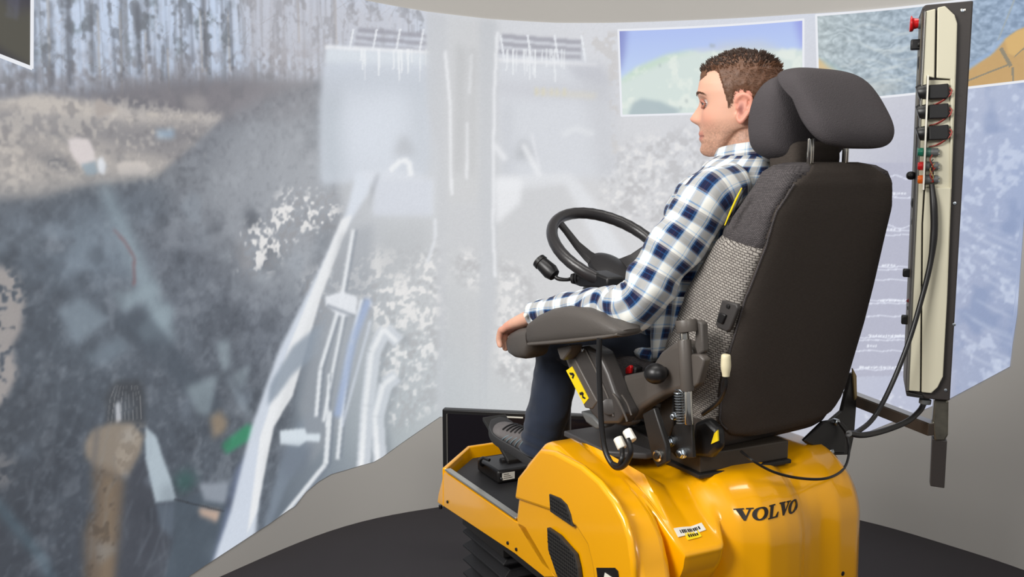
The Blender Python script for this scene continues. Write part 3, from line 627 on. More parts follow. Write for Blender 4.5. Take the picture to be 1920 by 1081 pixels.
# bolts on side panels
for x, y in [(840, 940), (953, 1017), (969, 1029)]:
    p = sp(x, y); MB().cyl(p, p - PL.R * .004, .0045, 12).build('bolt', BLK2, T)
p = sp(826, 946, RL + .01); MB().cyl(p, p - PL.Z * .012, .006, 12).build('bolt', BLK2, T)
p = sp(1078, 858, RL + .03)
# black badge with white wedge mark
q = [(1126, 1062), (1160, 1062), (1166, 1068), (1172, 1110), (1132, 1110)]
MB().prism([PL.w(RL - .0095, *PL.loc(sp(*c))[1:]) for c in q], PL.R * -.002).build('black_badge', BLK2, T, smooth=False)
MB().prism([PL.w(RL - .0118, *PL.loc(sp(*c))[1:]) for c in [(1143, 1071), (1157, 1080), (1156, 1083), (1160, 1090), (1140, 1086)]], PL.R * -.001).build('badge_mark', WLAB, T, smooth=False)

# deck: mat, yellow rim, aluminium strip
ZD = 0.572
MB().prism([PL.w(*c, ZD - .012) for c in [(1.135, 2.05), (1.135, 2.655), (1.28, 2.80), (1.66, 2.80), (1.80, 2.65), (1.80, 2.05)]], (0, 0, .014)).build('deck_mat', RUB, T, bevel=.003, smooth=False)
MB().prism([PL.w(*c, ZD - .05) for c in [(1.14, 2.0), (1.14, 2.65), (1.28, 2.80), (1.66, 2.80), (1.80, 2.65), (1.80, 2.0)]], (0, 0, .03)).build('deck_tray', BLK, T, smooth=False)
a, b_ = sp(834, 882), sp(966, 974)
MB().prism([a, b_, b_ + PL.R * .02, a + PL.R * .02], (0, 0, .006)).build('edge_strip', ALU, T, bevel=.0015)
def rim(path, z0s, z1s, th=.014):
    b = MB(); ins = []
    P2 = [np.array(p) for p in path]; n = len(P2)
    for i in range(n):
        d = P2[min(n - 1, i + 1)] - P2[max(0, i - 1)]; d = d / np.linalg.norm(d); ins.append(P2[i] + np.array([d[1], -d[0]]) * th)
    rings = [[PL.w(*P2[i], z0s[i]), PL.w(*P2[i], z1s[i]), PL.w(*ins[i], z1s[i]), PL.w(*ins[i], z0s[i])] for i in range(n)]
    return b.loft(rings)
rim([(1.118, 2.672), (1.278, 2.838), (1.69, 2.838), (1.84, 2.672)], [.475, .475, .475, .475], [.603, .606, .606, .603]).build('front_rim', YEL, T, bevel=.005, seg=3, angle=20)
rim([(1.84, 2.68), (1.84, 2.0)], [.45, .45], [.61, .75]).build('side_panel', YEL, T, bevel=.003)
MB().prism([PL.w(1.135, f, z) for f, z in [(2.655, .478), (2.0, .478), (2.0, .555), (2.655, .555)]], PL.R * .70).build('under_tray', BLK, T, smooth=False)
# inner riser between deck and seat console (yellow edge seen beyond the shin) and dark console top
MB().prism([PL.w(1.70, f, z) for f, z in [(2.05, .6), (2.62, .6), (2.50, .72), (2.30, .80), (2.05, .80)]], PL.R * .03).build('side_panel', YEL, T, bevel=.006)
MB().box(PL, 1.24, 1.72, 2.02, 2.10, .60, .80).build('console_riser', YEL, T, bevel=.01)
MB().prism([PL.w(r, f, .838) for r, f in [(1.222, 2.03), (1.222, 1.90), (1.30, 1.84), (1.64, 1.84), (1.72, 2.10), (1.22, 2.10)]], (0, 0, .016)).build('console_top', mat('console_grey', (70, 68, 68), .45), T, bevel=.004)

# rear cowl: surface given by profiles across the machine
KR = [1.19, 1.26, 1.29, 1.33, 1.365, 1.40, 1.46, 1.52, 1.57, 1.60, 1.63, 1.67, 1.72, 1.79, 1.825, 1.84]
KF = [1.66, 1.66, 1.655, 1.655, 1.645, 1.61, 1.585, 1.59, 1.60, 1.625, 1.635, 1.64, 1.63, 1.64, 1.665, 1.72]      # rear-most place of each profile
KT = [.86, .82, .80, .80, .81, .83, .835, .835, .83, .815, .815, .83, .835, .83, .81, .79]      # height of its top
KQ = [.10, .10, .10, .10, .12, .15, .16, .16, .16, .14, .13, .14, .16, .16, .15, .10]      # how far the shoulder rounds
FLK = [(2.06, .85)] + [(max(f, 1.49), z) for _, f, z in FP[6:14]]
def flank_at(t):
    if t < .3: return 2.06 + (FLK[1][0] - 2.06) * t / .3, .84
    u = (t - .3) / .7 * (len(FLK) - 2) + 1; i = min(int(u), len(FLK) - 2); k = u - i
    return FLK[i][0] * (1 - k) + FLK[i + 1][0] * k + .004, max(.16, FLK[i][1] * (1 - k) + FLK[i + 1][1] * k - .004)
def cowl(r, t):
    """t 0..1 over the top to the rear and down"""
    fr_, zt, q = (float(np.interp(r, KR, K)) for K in (KF, KT, KQ))
    step = max(0, 1 - abs(r - 1.287) / .088); step = sm(step * 2.3)
    if t < .3: f, z = 2.06 + (fr_ + q - 2.06) * (t / .3), zt
    elif t < .7:
        a = (t - .3) / .4 * math.pi / 2; f = fr_ + q * (1 - math.sin(a)); z = zt - q * (1 - math.cos(a))
    else: f = fr_ - .012 * (t - .7) / .3; z = zt - q - (zt - q - .16) * (t - .7) / .3
    if step > 0:                                   # sunken step with a crisp lower lip
        zl = .700
        if t < .3: f2, z2 = f, zt
        elif t < .58: s_ = (t - .3) / .28; f2 = (fr_ + q) * (1 - s_) + 1.60 * s_; z2 = zt * (1 - s_) + zl * s_
        elif t < .62: s_ = (t - .58) / .04; f2 = 1.60 + .004 * s_; z2 = zl - .012 * s_
        else: s_ = (t - .62) / .38; f2 = 1.604 + .10 * sm(s_ * 3); z2 = (zl - .012) * (1 - s_) + .16 * s_
        f, z = f * (1 - step) + f2 * step, z * (1 - step) + z2 * step
    m = 1 - sm((r - 1.205) / .034)
    if m > 0:
        f3, z3 = flank_at(t); f, z = f * (1 - m) + f3 * m, z * (1 - m) + z3 * m
    return PL.w(r, f, z)
rr = list(np.linspace(1.17, 1.30, 24)) + list(np.linspace(1.31, 1.83, 64)) + [1.84]
tt = list(np.linspace(0, .3, 6)) + list(np.linspace(.33, .7, 34)) + list(np.linspace(.72, 1, 12))
b = MB(); rings = [[cowl(r, t) for t in tt] for r in rr]; b.loft(rings, cap=False, closed=False)
o = b.build('rear_cowl', YEL, T, angle=60)
sd = o.modifiers.new('Solid', 'SOLIDIFY'); sd.thickness = .006; sd.offset = 0
MB().box(PL, 1.26, 1.78, 1.80, 2.12, .12, .50).build('machine_body', BLK, T, smooth=False)
def on_cowl(x, y, lift=.0015):
    """where the line of sight meets the cowl surface"""
    best = None
    for r in np.linspace(1.22, 1.83, 120):
        for t in np.linspace(.3, .98, 90):
            p = cowl(r, t); d = p - EYE; Y = d[1] * CP - d[2] * SP; Z = d[1] * SP + d[2] * CP
            e = (960 + FPX * d[0] / Y - x) ** 2 + (540.5 - FPX * Z / Y - y) ** 2
            if best is None or e < best[0]: best = (e, r, t)
    return best[1], best[2]
def patch(name, c0, c1, h0, m, th=.0016, nx=10, ny=4, lift=.0036):
    """a label lying on the cowl between two measured places; h0 = height along the surface in t"""
    (r0, t0), (r1, t1) = c0, c1; rings = []
    for i in range(nx + 1):
        u = i / nx; r = r0 + (r1 - r0) * u; tc_ = t0 + (t1 - t0) * u; ring = []; col_ = [cowl(r, tc_ + h0 * (v / ny - .5)) for v in range(ny + 1)]
        nr = np.cross(cowl(r + .01, tc_) - cowl(r - .01, tc_), cowl(r, tc_ + .02) - cowl(r, tc_ - .02)); nr = nr / np.linalg.norm(nr)
        if nr @ (EYE - col_[0]) < 0: nr = -nr
        rings.append([p + nr * lift for p in col_] + [p + nr * (lift + th) for p in col_[::-1]])
    return MB().loft(rings).build(name, m, T, smooth=False), rings
s0, s1 = on_cowl(1266, 1000), on_cowl(1319, 989)
patch('white_label', s0, s1, .030, WLAB)
for k in range(11):
    u0 = .14 + k * .066; r0 = s0[0] + (s1[0] - s0[0]) * u0; t0 = s0[1] + (s1[1] - s0[1]) * u0
    r1 = r0 + (s1[0] - s0[0]) * (.05 if k % 3 else .03); t1 = t0 + (s1[1] - s0[1]) * .05
    patch('label_print', (r0, t0), (r1, t1), .012, INK, th=.0004, nx=1, ny=1, lift=.0052)
s0, s1 = on_cowl(1284, 1006), on_cowl(1310, 1001)
patch('yellow_label', s0, s1, .026, YLAB)
for k in range(5):
    u0 = .15 + k * .15; patch('label_print', (s0[0] + (s1[0] - s0[0]) * u0, s0[1] + (s1[1] - s0[1]) * u0), (s0[0] + (s1[0] - s0[0]) * (u0 + .1), s0[1] + (s1[1] - s0[1]) * (u0 + .1)), .010, INK, th=.0004, nx=1, ny=1, lift=.0052)
# the five serif letters on the cowl; glyph strokes as convex pieces in a unit cell (x 0..w, y 0..1)
def arcpoly(cx, cy, rx, ry, rx2, ry2, n=20):
    o_ = []
    for i in range(n):
        a0, a1 = 2 * math.pi * i / n, 2 * math.pi * (i + 1) / n
        o_.append([(cx + rx * math.cos(a0), cy + ry * math.sin(a0)), (cx + rx * math.cos(a1), cy + ry * math.sin(a1)), (cx + rx2 * math.cos(a1), cy + ry2 * math.sin(a1)), (cx + rx2 * math.cos(a0), cy + ry2 * math.sin(a0))])
    return o_
GV = [[(-.02, 1), (.50, 1), (.50, .90), (-.02, .90)], [(.62, 1), (1.02, 1), (1.02, .90), (.62, .90)], [(.08, .92), (.40, .92), (.66, .22), (.50, 0)], [(.50, 0), (.62, 0), (.90, .92), (.78, .92)]]
GO = arcpoly(.5, .5, .50, .52, .22, .40)
GLL = [[(0, 1), (.52, 1), (.52, .90), (0, .90)], [(0, .10), (.95, .10), (.95, 0), (0, 0)], [(.12, .95), (.40, .95), (.40, .05), (.12, .05)], [(.95, 0), (.95, .38), (.87, .38), (.70, .08)]]
word = [('V', GV, 0.00, 1.02), ('O', GO, .98, .98), ('L', GLL, 2.04, .88), ('V', GV, 2.88, .98), ('O', GO, 3.78, .92)]
A0, A1 = on_cowl(1376, 976), on_cowl(1490, 960)     # base line
B0 = on_cowl(1373, 953); B1 = on_cowl(1491, 934)
WT = 4.70
for nm, strokes, x0, w_ in word:
    b = MB()
    for st in strokes:
        top, bot = [], []
        for (gx_, gy_) in st:
            u = (x0 + gx_ * w_) / WT
            r = (A0[0] * (1 - u) + A1[0] * u) * (1 - gy_) + (B0[0] * (1 - u) + B1[0] * u) * gy_
            t = (A0[1] * (1 - u) + A1[1] * u) * (1 - gy_) + (B0[1] * (1 - u) + B1[1] * u) * gy_
            p = cowl(r, t); nr = np.cross(cowl(r + .01, t) - cowl(r - .01, t), cowl(r, t + .02) - cowl(r, t - .02)); nr /= np.linalg.norm(nr)
            if nr @ (EYE - p) < 0: nr = -nr
            bot.append(p + nr * .0032); top.append(p + nr * .0048)
        n = len(st); b.add(bot + top, [tuple(range(n)), tuple(range(2 * n - 1, n - 1, -1))] + [(i, (i + 1) % n, (i + 1) % n + n, i + n) for i in range(n)])
    b.build('letter', LETTER, T, smooth=False)
# small slot and bolt low on the right
r, t = on_cowl(1580, 1076); p = cowl(r, t); MB().cyl(p + PL.F * .002, p - PL.F * .004, .006, 12).build('bolt', BLK2, T)

# bellows under the deck, its own thing on the floor
BW = thing('rubber_bellows', PL.w(1.42, 2.40, 0), 'black folded rubber bellows under the front of yellow platform', 'bellows')
PLb = [PL.w(1.17, 2.33, 0), PL.w(1.17, 2.60, 0), PL.w(1.70, 2.60, 0), PL.w(1.70, 2.33, 0)]
cc = sum(PLb) / 4
n_f = 9
for k in range(n_f):
    z0, z1 = .03 + k * .045, .03 + (k + 1) * .045; rings = []
    for z, s_ in ((z0, .95), (z0 + .003, .95), ((z0 + z1) / 2 - .003, 1.05), ((z0 + z1) / 2 + .003, 1.05), (z1 - .003, .95), (z1, .95)):
        rings.append([cc + (p - cc) * (s_ if 1 else 1) + np.array([0, 0, z]) for p in PLb])
    MB().loft(rings).build('fold', RUB, BW, bevel=.003, angle=30)
MB().prism([cc + (p - cc) * 1.1 for p in PLb], (0, 0, .03)).build('base_plate', BLK, BW, smooth=False)
MB().prism([cc + (p - cc) * 1.05 + (0, 0, .435) for p in PLb], (0, 0, .042)).build('top_plate', BLK, BW, smooth=False)
# rear column carrying the machine
MB().box(PL, 1.38, 1.66, 1.86, 2.10, 0, .12).build('rear_foot', BLK, T, smooth=False)

# pedal with cable
PD = thing('foot_pedal', PL.w(1.30, 2.52, ZD), 'black foot pedal with small white label on deck mat', 'pedal')
pc0 = PL.Z_(947, 893, ZD + .005)
fr_, ff_, _z = PL.loc(pc0)
MB().box(PL, fr_ - .05, fr_ + .10, ff_ - .05, ff_ + .10, ZD + .003, ZD + .045).build('pedal_base', BLK2, PD, bevel=.008)
lb = PL.w(fr_ - .035, ff_ - .0505, ZD + .014)
MB().prism([lb, lb + PL.R * .042, lb + PL.R * .042 + PL.Z * .022, lb + PL.Z * .022], PL.F * -.0015).build('pedal_label', WLAB, PD, smooth=False)
for k in range(3):
    q = lb + PL.R * .004 + PL.Z * (.005 + k * .006) - PL.F * .0016
    MB().prism([q, q + PL.R * (.030 - k * .006), q + PL.R * (.030 - k * .006) + PL.Z * .0016, q + PL.Z * .0016], PL.F * -.0004).build('label_print', INK, PD, smooth=False)
for dx in (-.043, .065):
    q = PL.w(fr_ + dx + .005, ff_ - .05, ZD + .02); MB().cyl(q + PL.F * .01, q - PL.F * .004, .0035, 10).build('screw', ZINC, PD)
# tilted tread the shoe rests on
q0, q1 = PL.w(fr_ + .01, ff_ + .00, ZD + .055), PL.w(fr_ - .0, ff_ + .165, ZD + .155)
MB().prism([q0, q0 + PL.R * .085, q1 + PL.R * .085, q1], (0, 0, -.012)).build('pedal_tread', BLK, PD, bevel=.003, smooth=False)
MB().cyl(PL.w(fr_ + .0, ff_ + .03, ZD + .045), PL.w(fr_ + .095, ff_ + .03, ZD + .045), .012).build('pedal_pivot', BLK2, PD)
MB().tube([PL.Z_(926, 884, ZD + .02), PL.Z_(905, 872, ZD + .03), PL.Z_(900, 866, ZD + .07), PL.Z_(905, 858, ZD + .10), PL.Z_(918, 862, ZD + .10)], .005, 8, 8).build('pedal_cable', BLK2, PD)

# display behind the deck
Dp = 3.42
def atd(x, y, d=Dp):
    q = ray(x, y); return EYE + q * (d / q[1])
MN = thing('display_screen', (atd(920, 900)[0], Dp, 0), 'black flat display standing on a foot behind the platform deck', 'monitor')
tl, tr = atd(829, 767), atd(1010, 762, Dp - .06); ex = (tr - tl); ex[2] = 0; W_ = .62; ex = ex / np.linalg.norm(ex); ey = np.array([-ex[1], ex[0], 0]); ez = np.array([0, 0, 1.0])
H_ = .27
MB().prism([tl, tl + ex * W_, tl + ex * W_ - ez * H_, tl - ez * H_], ey * .035).build('housing', BLK2, MN, bevel=.004)
MB().prism([tl + ex * .022 - ez * .014, tl + ex * (W_ - .022) - ez * .014, tl + ex * (W_ - .022) - ez * (H_ - .02), tl + ex * .022 - ez * (H_ - .02)], -ey * .002).build('screen_glass', SCR, MN, smooth=False)
MB().prism([tl + ex * .017 - ez * .016, tl + ex * .020 - ez * .016, tl + ex * .020 - ez * (H_ - .02), tl + ex * .017 - ez * (H_ - .02)], -ey * .004).build('bezel_edge', ALU, MN, smooth=False)
q = tl + ex * .21 - ez * .014
MB().prism([q, q + ex * .09, q + ex * .09 - ez * .005, q - ez * .005], -ey * .004).build('bezel_strip', WLAB, MN, smooth=False)
pz = tl + ex * .30 + ey * .02; pz[2] = 0
MB().cyl(pz + ez * .01, pz + ez * (tl[2] - H_ + .02), .018).build('stand_pole', BLK2, MN)
MB().prism([pz - ex * .12 - ey * .07, pz + ex * .12 - ey * .07, pz + ex * .12 + ey * .07, pz - ex * .12 + ey * .07], ez * .012).build('stand_foot', BLK2, MN, bevel=.004)

# ------------------------------------------------------------------ driver's seat
RC = 1.825                               # centre line of the seat in the chair frame
ST = thing('operator_seat', CH.w(RC, 1.62, .82), 'tall dark grey high-backed operator seat mounted on yellow platform', 'seat')
cp = lambda x, y, r: CH.R_(x, y, r)
def put(pts, r, off=0.0): return [CH.w(r + off, *CH.loc(cp(*q, r))[1:]) for q in pts]
# back: stack of rounded outlines; columns: z, rear plane f, half width rear, depth at the side
BK = [(.900, 1.520, .140, .13), (.915, 1.510, .200, .17), (.94, 1.505, .232, .20), (.98, 1.495, .245, .225), (1.05, 1.480, .252, .235), (1.15, 1.455, .254, .220), (1.25, 1.430, .247, .195), (1.36, 1.400, .228, .150),
      (1.44, 1.378, .214, .108), (1.50, 1.366, .190, .085), (1.525, 1.372, .176, .07), (1.540, 1.385, .140, .05), (1.546, 1.40, .09, .03)]
zk = [q[0] for q in BK]
def backring(z, n=72, grow=0.0):
    fb, hw, dp = (float(np.interp(z, zk, [q[i] for q in BK])) for i in (1, 2, 3))
    full = dp + .045; ring = []
    for j in range(n):
        a = 2 * math.pi * j / n; c_, s_ = math.cos(a), math.sin(a)
        e = .36 if s_ < 0 else .55
        x = math.copysign(abs(c_) ** e, c_) * (hw + grow); y = math.copysign(abs(s_) ** (.42 if s_ < 0 else .6), s_)
        xx = x * (1 - .02 * (y > 0) * y)
        ring.append((RC + xx, fb + full / 2 + y * (full / 2 + grow), z))
    return ring
zz = list(np.linspace(.900, .93, 6)) + list(np.linspace(.95, 1.48, 44)) + list(np.linspace(1.49, 1.546, 9))
NB = 96; rings = [backring(z, NB) for z in zz]
def seam_r(z): return RC - float(np.interp(z, [.88, .95, 1.05, 1.15, 1.25, 1.36, 1.44, 1.50, 1.546], [.14, .220, .236, .235, .228, .210, .204, .172, .085]))
def seam2_z(f): return 1.358 + (f - 1.41) * .18          # line between charcoal and grey weave
pan, up, lo, frnt = MB(), MB(), MB(), MB()
def region(i, j):
    ps = [rings[i][j], rings[i][(j + 1) % NB], rings[i + 1][(j + 1) % NB], rings[i + 1][j]]
    r = sum(p[0] for p in ps) / 4; f = sum(p[1] for p in ps) / 4; z = sum(p[2] for p in ps) / 4
    fb, hw, dp = (float(np.interp(z, zk, [q[k] for q in BK])) for k in (1, 2, 3))
    side = 2 * RC - r if r > RC else r
    if f < fb + .06 and side > seam_r(z): return 'p'
    if f > fb + dp + .02 and abs(r - RC) < hw * .72: return 'f'
    return 'u' if z > seam2_z(f) else 'l'
reg = {(i, j): region(i, j) for i in range(len(zz) - 1) for j in range(NB)}
def grow_mesh(keys, out, shrink=0.0):
    idx = {}; V, F_, U = [], [], []
    border = {}
    for (i, j) in reg:
        for q in ((i, j), (i, (j + 1) % NB), (i + 1, (j + 1) % NB), (i + 1, j)): border.setdefault(q, set()).add(reg[(i, j)])
    for (i, j), k in reg.items():
        if k not in keys: continue
        f = []; u = []
        for q in ((i, j), (i, (j + 1) % NB), (i + 1, (j + 1) % NB), (i + 1, j)):
            if q not in idx:
                r, ff, z = rings[q[0]][q[1]]; d = out
                if border[q] >= {'u', 'l'}: z = seam2_z(ff)
                if len(border[q]) > 1: d -= .006
                fb, hw, dp = (float(np.interp(z, zk, [qq[n] for qq in BK])) for n in (1, 2, 3)); cy = fb + dp / 2
                dv = np.array([r - RC, (ff - cy)]); dv = dv / (np.linalg.norm(dv) + 1e-9)
                idx[q] = len(V); V.append(CH.w(r + dv[0] * d, ff + dv[1] * d, z))
            f.append(idx[q]); r, ff, z = rings[q[0]][q[1]]
            u.append(((ff if k in 'ul' else r), z - (ff * .25 if k == 'l' else 0)))
        F_.append(tuple(f)); U.append(u)
    b = MB(); b.add(V, F_, U); return b
grow_mesh('p', .006).build('back_panel', FABD, ST, angle=70, label='very dark smooth fabric panel at the rear')
grow_mesh('u', .004).build('upper_bolster', FAB, ST, angle=70)
grow_mesh('l', .002).build('lower_bolster', FABL, ST, angle=70, label='light grey woven side bolster')
grow_mesh('f', .006).build('back_cushion', FAB, ST, angle=70)
# piping line round the rear panel
path = []
for z in np.linspace(.93, 1.50, 40):
    ring = backring(z, 400, .004); cand = [q for q in ring if q[0] < RC and q[1] < float(np.interp(z, zk, [k[1] for k in BK])) + .06]
    q = min(cand, key=lambda q: abs(q[0] - seam_r(z))); path.append(CH.w(q[0], q[1], z))
MB().tube(path, .0022, 6).build('piping', FAB, ST)
# lower skirt shell, narrower
rg = []
for z, hw, f0, f1 in [(.866, .190, 1.575, 1.80), (.872, .212, 1.555, 1.80), (.885, .225, 1.54, 1.80), (.92, .236, 1.520, 1.80), (.95, .240, 1.515, 1.80)]:
    ring = []
    for j in range(40):
        a = 2 * math.pi * j / 40; c_, s_ = math.cos(a), math.sin(a)
        ring.append(CH.w(RC - .005 + math.copysign(abs(c_) ** .35, c_) * hw, (f0 + f1) / 2 + math.copysign(abs(s_) ** .35, s_) * (f1 - f0) / 2, z))
    rg.append(ring)
MB().loft(rg).build('lower_shell', FABD, ST)
# seat cushion
MB().blob(CH.w(RC, 1.86, 1.0), (CH.R * .225, CH.F * .27, np.array([0, 0, .065])), .35, .3, 40, 20).build('seat_cushion', FAB, ST)
# suspension, mounting plates
for k in range(4):
    z0 = .855 + k * .022; rg = []
    for z, s_ in ((z0, .9), (z0 + .011, 1.0), (z0 + .022, .9)):
        rg.append([CH.w(RC + a * .20 * s_ - .01, 1.83 + c * .17 * s_, z) for a, c in ((-1, -1), (1, -1), (1, 1), (-1, 1))])
    MB().loft(rg).build('suspension_fold', RUB, ST, bevel=.002)
def rbox(r0, r1, f0, f1, z0, z1, nm, m, bv=.004): return MB().box(CH, r0, r1, f0, f1, z0, z1).build(nm, m, ST, bevel=bv, smooth=False)
ml, mc, mr_ = CH.Z_(1256, 872, .82), CH.Z_(1311, 898, .82), CH.Z_(1484, 868, .82)
ez = np.array([0, 0, 1.0])
q4 = ml + (mr_ - mc)
fd = (ml - mc) * 2.4
MB().prism([mc, mr_, mr_ + fd, mc + fd], ez * .010).build('mount_plate', BLK, ST, bevel=.002, smooth=False)
dn = (mr_ - mc) / np.linalg.norm(mr_ - mc); df = (ml - mc) / np.linalg.norm(ml - mc)
i0, i1 = mc + dn * .01 + df * .01 + ez * .010, mr_ - dn * .002 + df * .01 + ez * .010
MB().prism([i0, i1, i1 + fd * .9, i0 + fd * .9], ez * .045).build('mount_frame', mat('brown_steel', (62, 55, 48), .45), ST, bevel=.003, smooth=False)
MB().prism([mc + ez * -.022 + df * .012 + dn * .02, mr_ + ez * -.022 + df * .02, mr_ + fd * .8 - ez * .022, mc + fd * .8 - ez * .022], ez * .022).build('slide_rail', BLK2, ST, smooth=False)

# headrest: front pad, rear flap folded over it, posts
RH = 1.815
pad_o = [(1.445, 1.555), (1.43, 1.60), (1.425, 1.66), (1.43, 1.72), (1.445, 1.765), (1.475, 1.783), (1.51, 1.775), (1.54, 1.73), (1.555, 1.66), (1.55, 1.59), (1.535, 1.558), (1.49, 1.545)]
def lens_loft(profile, r0, r1, n=15, p=2.6, taper=None):
    """profile: (f,z) outline; width from r0 to r1 with rounded ends"""
    b = MB(); cf = sum(q[0] for q in profile) / len(profile); cz = sum(q[1] for q in profile) / len(profile); rg = []
    prof = [np.array([q[0], q[1], 0.0]) for q in profile]
    P2 = []
    m = len(prof)
    for i in range(m):
        a, b0, c, d = prof[i - 1], prof[i], prof[(i + 1) % m], prof[(i + 2) % m]
        for k in range(4):
            t = k / 4; P2.append(0.5 * (2 * b0 + (c - a) * t + (2 * a - 5 * b0 + 4 * c - d) * t * t + (3 * b0 - a - 3 * c + d) * t ** 3))
    for i in range(n):
        u = -math.cos(math.pi * i / (n - 1)); s_ = max(0, (1 - abs(u) ** p)) ** (1 / p); tw = taper(u) if taper else (1, 0)
        s2 = s_
        rg.append([CH.w((r0 + r1) / 2 + u * (r1 - r0) / 2, cf + (q[0] - cf) * (.04 + .96 * s2), cz + (q[1] - cz) * (.04 + .96 * s2) * tw[0] + tw[1]) for q in P2])
    return b.loft(rg)
lens_loft([(f + .012, 1.545 + (z - 1.545) * .84) for f, z in pad_o], RH - .136, RH + .14, 41, 3.0).build('headrest_pad', HRF, ST)
flap = [(1.492, 1.790), (1.46, 1.797), (1.42, 1.785), (1.385, 1.745), (1.352, 1.69), (1.325, 1.635), (1.318, 1.600), (1.328, 1.578), (1.352, 1.580), (1.385, 1.620), (1.41, 1.67), (1.44, 1.73), (1.475, 1.765)]
lens_loft([(f, 1.574 + (z - 1.574) * .82) for f, z in flap], RH - .132, RH + .143, 41, 3.6, None).build('headrest_flap', HRF, ST)
for x in (1518, 1584):
    p = CH.F_(x, 285, 1.385); q = CH.F_(x - 2, 318, 1.40)
    for dx in (0, .010):
        MB().cyl(p + ez * .03 + CH.R * dx, q - ez * .01 + CH.R * dx, .0055 if dx == 0 else .003, 14).build('headrest_post', CHROME, ST)
MB().blob(CH.w(RH - .005, 1.475, 1.555), (CH.R * .085, CH.F * .045, ez * .04), .4, .4, 24, 10).build('headrest_stem', FABD, ST)

# yellow piping tag on the left shoulder of the back
pts = [cp(1391, 352, 1.585), cp(1381, 372, 1.58), cp(1371, 394, 1.578), cp(1359, 422, 1.575)]
MB().tube(pts, [.0014, .0024, .0024, .0014], 8, 6).build('yellow_piping', YLAB, ST)
MB().tube([p + CH.F * .0 + CH.R * .004 - CH.F * .006 for p in pts], [.001, .0016, .0016, .001], 8, 6).build('black_edging', BLK2, ST)
# switch plate on the bolster, flush with its side
r_ = 1.572
sw = put([(1353, 562), (1381, 570), (1383, 578), (1368, 618), (1362, 622), (1343, 613), (1341, 607)], r_)
MB().prism(sw, CH.R * .012).build('switch_plate', mat('switch_grey', (58, 55, 54), .5), ST, bevel=.003)
sw1 = MB().prism(put([(1352, 585), (1364, 590), (1357, 607), (1346, 602)], r_), -CH.R * .006).build('rocker_switch', BLK2, ST, bevel=.002)
p = cp(1366, 574, r_); MB().cyl(p, p - CH.R * .003, .005, 14).build('switch_button', BLK2, ST)
# cream recline lever
a, b_ = cp(1361, 667, 1.535), cp(1361, 705, 1.535)
MB().tube([a + ez * .004, a, (a + b_) / 2, b_], [.006, .0105, .0115, .008], 16, 3).build('lever_grip', CREAM, ST)
MB().tube([b_, cp(1360, 728, 1.54), cp(1345, 755, 1.55), cp(1318, 776, 1.56)], [.0035, .004, .005, .005], 8, 6).build('lever_rod', BLK2, ST)

# adjuster column with spring, casting, armrest links
RS = 1.487
cyl = lambda x0, y0, x1, y1, rad, nm, m, r=RS, n=20: MB().cyl(cp(x0, y0, r), cp(x1, y1, r), rad, n).build(nm, m, ST)
cyl(1286, 599, 1289, 622, .024, 'column_cap', CAST)
cyl(1283, 622, 1284, 642, .0105, 'column_rod', CHROME)
MB().prism(put([(1297, 600), (1308, 606), (1311, 660), (1300, 668), (1294, 650)], RS, .012), CH.R * .02).build('column_guard', PAD, ST, bevel=.004)
cyl(1283, 636, 1289, 732, .0155, 'column_sleeve', CAST)
cyl(1290, 732, 1292, 795, .0098, 'column_rod', CHROME)
MB().prism(put([(1288, 664), (1308, 664), (1318, 674), (1306, 720), (1290, 732)], RS, .004), CH.R * .022).build('column_flange', CAST, ST, bevel=.004)
s_a, s_b = cp(1272, 732, RS), cp(1277, 793, RS)
pth = []
for i in range(12 * 14 + 1):
    u = i / (12 * 14.0); a = 2 * math.pi * i / 14; pth.append(s_a + (s_b - s_a) * u + CH.F * math.cos(a) * .0098 + CH.R * math.sin(a) * .0098)
MB().tube(pth, .0016, 6).build('spring', ZINC, ST)
cyl(1273, 733, 1278, 793, .0035, 'spring_core', BLK)
# casting body, swept plate with thickness
cast = [(1148, 714), (1166, 704), (1200, 697), (1222, 682), (1236, 660), (1256, 645), (1274, 638), (1296, 650), (1300, 690), (1292, 730), (1266, 736), (1244, 742), (1226, 752), (1200, 768), (1184, 788), (1176, 792), (1166, 770), (1152, 738)]
MB().prism(put(cast, 1.50), CH.R * .052).build('arm_casting', CAST, ST, bevel=.014, seg=4)
kn = cp(1229, 700, 1.47)
MB().blob(kn, (CH.R * .026, CH.F * .027, ez * .024), 1, 1, 28, 16).build('ball_knob', BLK2, ST)
MB().cyl(kn, kn + CH.R * .05, .012).build('knob_stem', BLK, ST)
MB().prism(put([(1134, 700), (1150, 716), (1172, 768), (1184, 794), (1172, 800), (1150, 796), (1128, 740)], 1.50), CH.R * .04).build('arm_hinge', CAST, ST, bevel=.01, seg=3)
# armrest link beam
beam = [(1061, 664), (1078, 650), (1100, 648), (1122, 660), (1140, 700), (1152, 735), (1172, 775), (1160, 795), (1128, 796), (1108, 776), (1084, 736)]
MB().prism(put(beam, 1.455), CH.R * .05).build('armrest_link', mat('link_grey', (66, 62, 60), .38), ST, bevel=.009, seg=3)
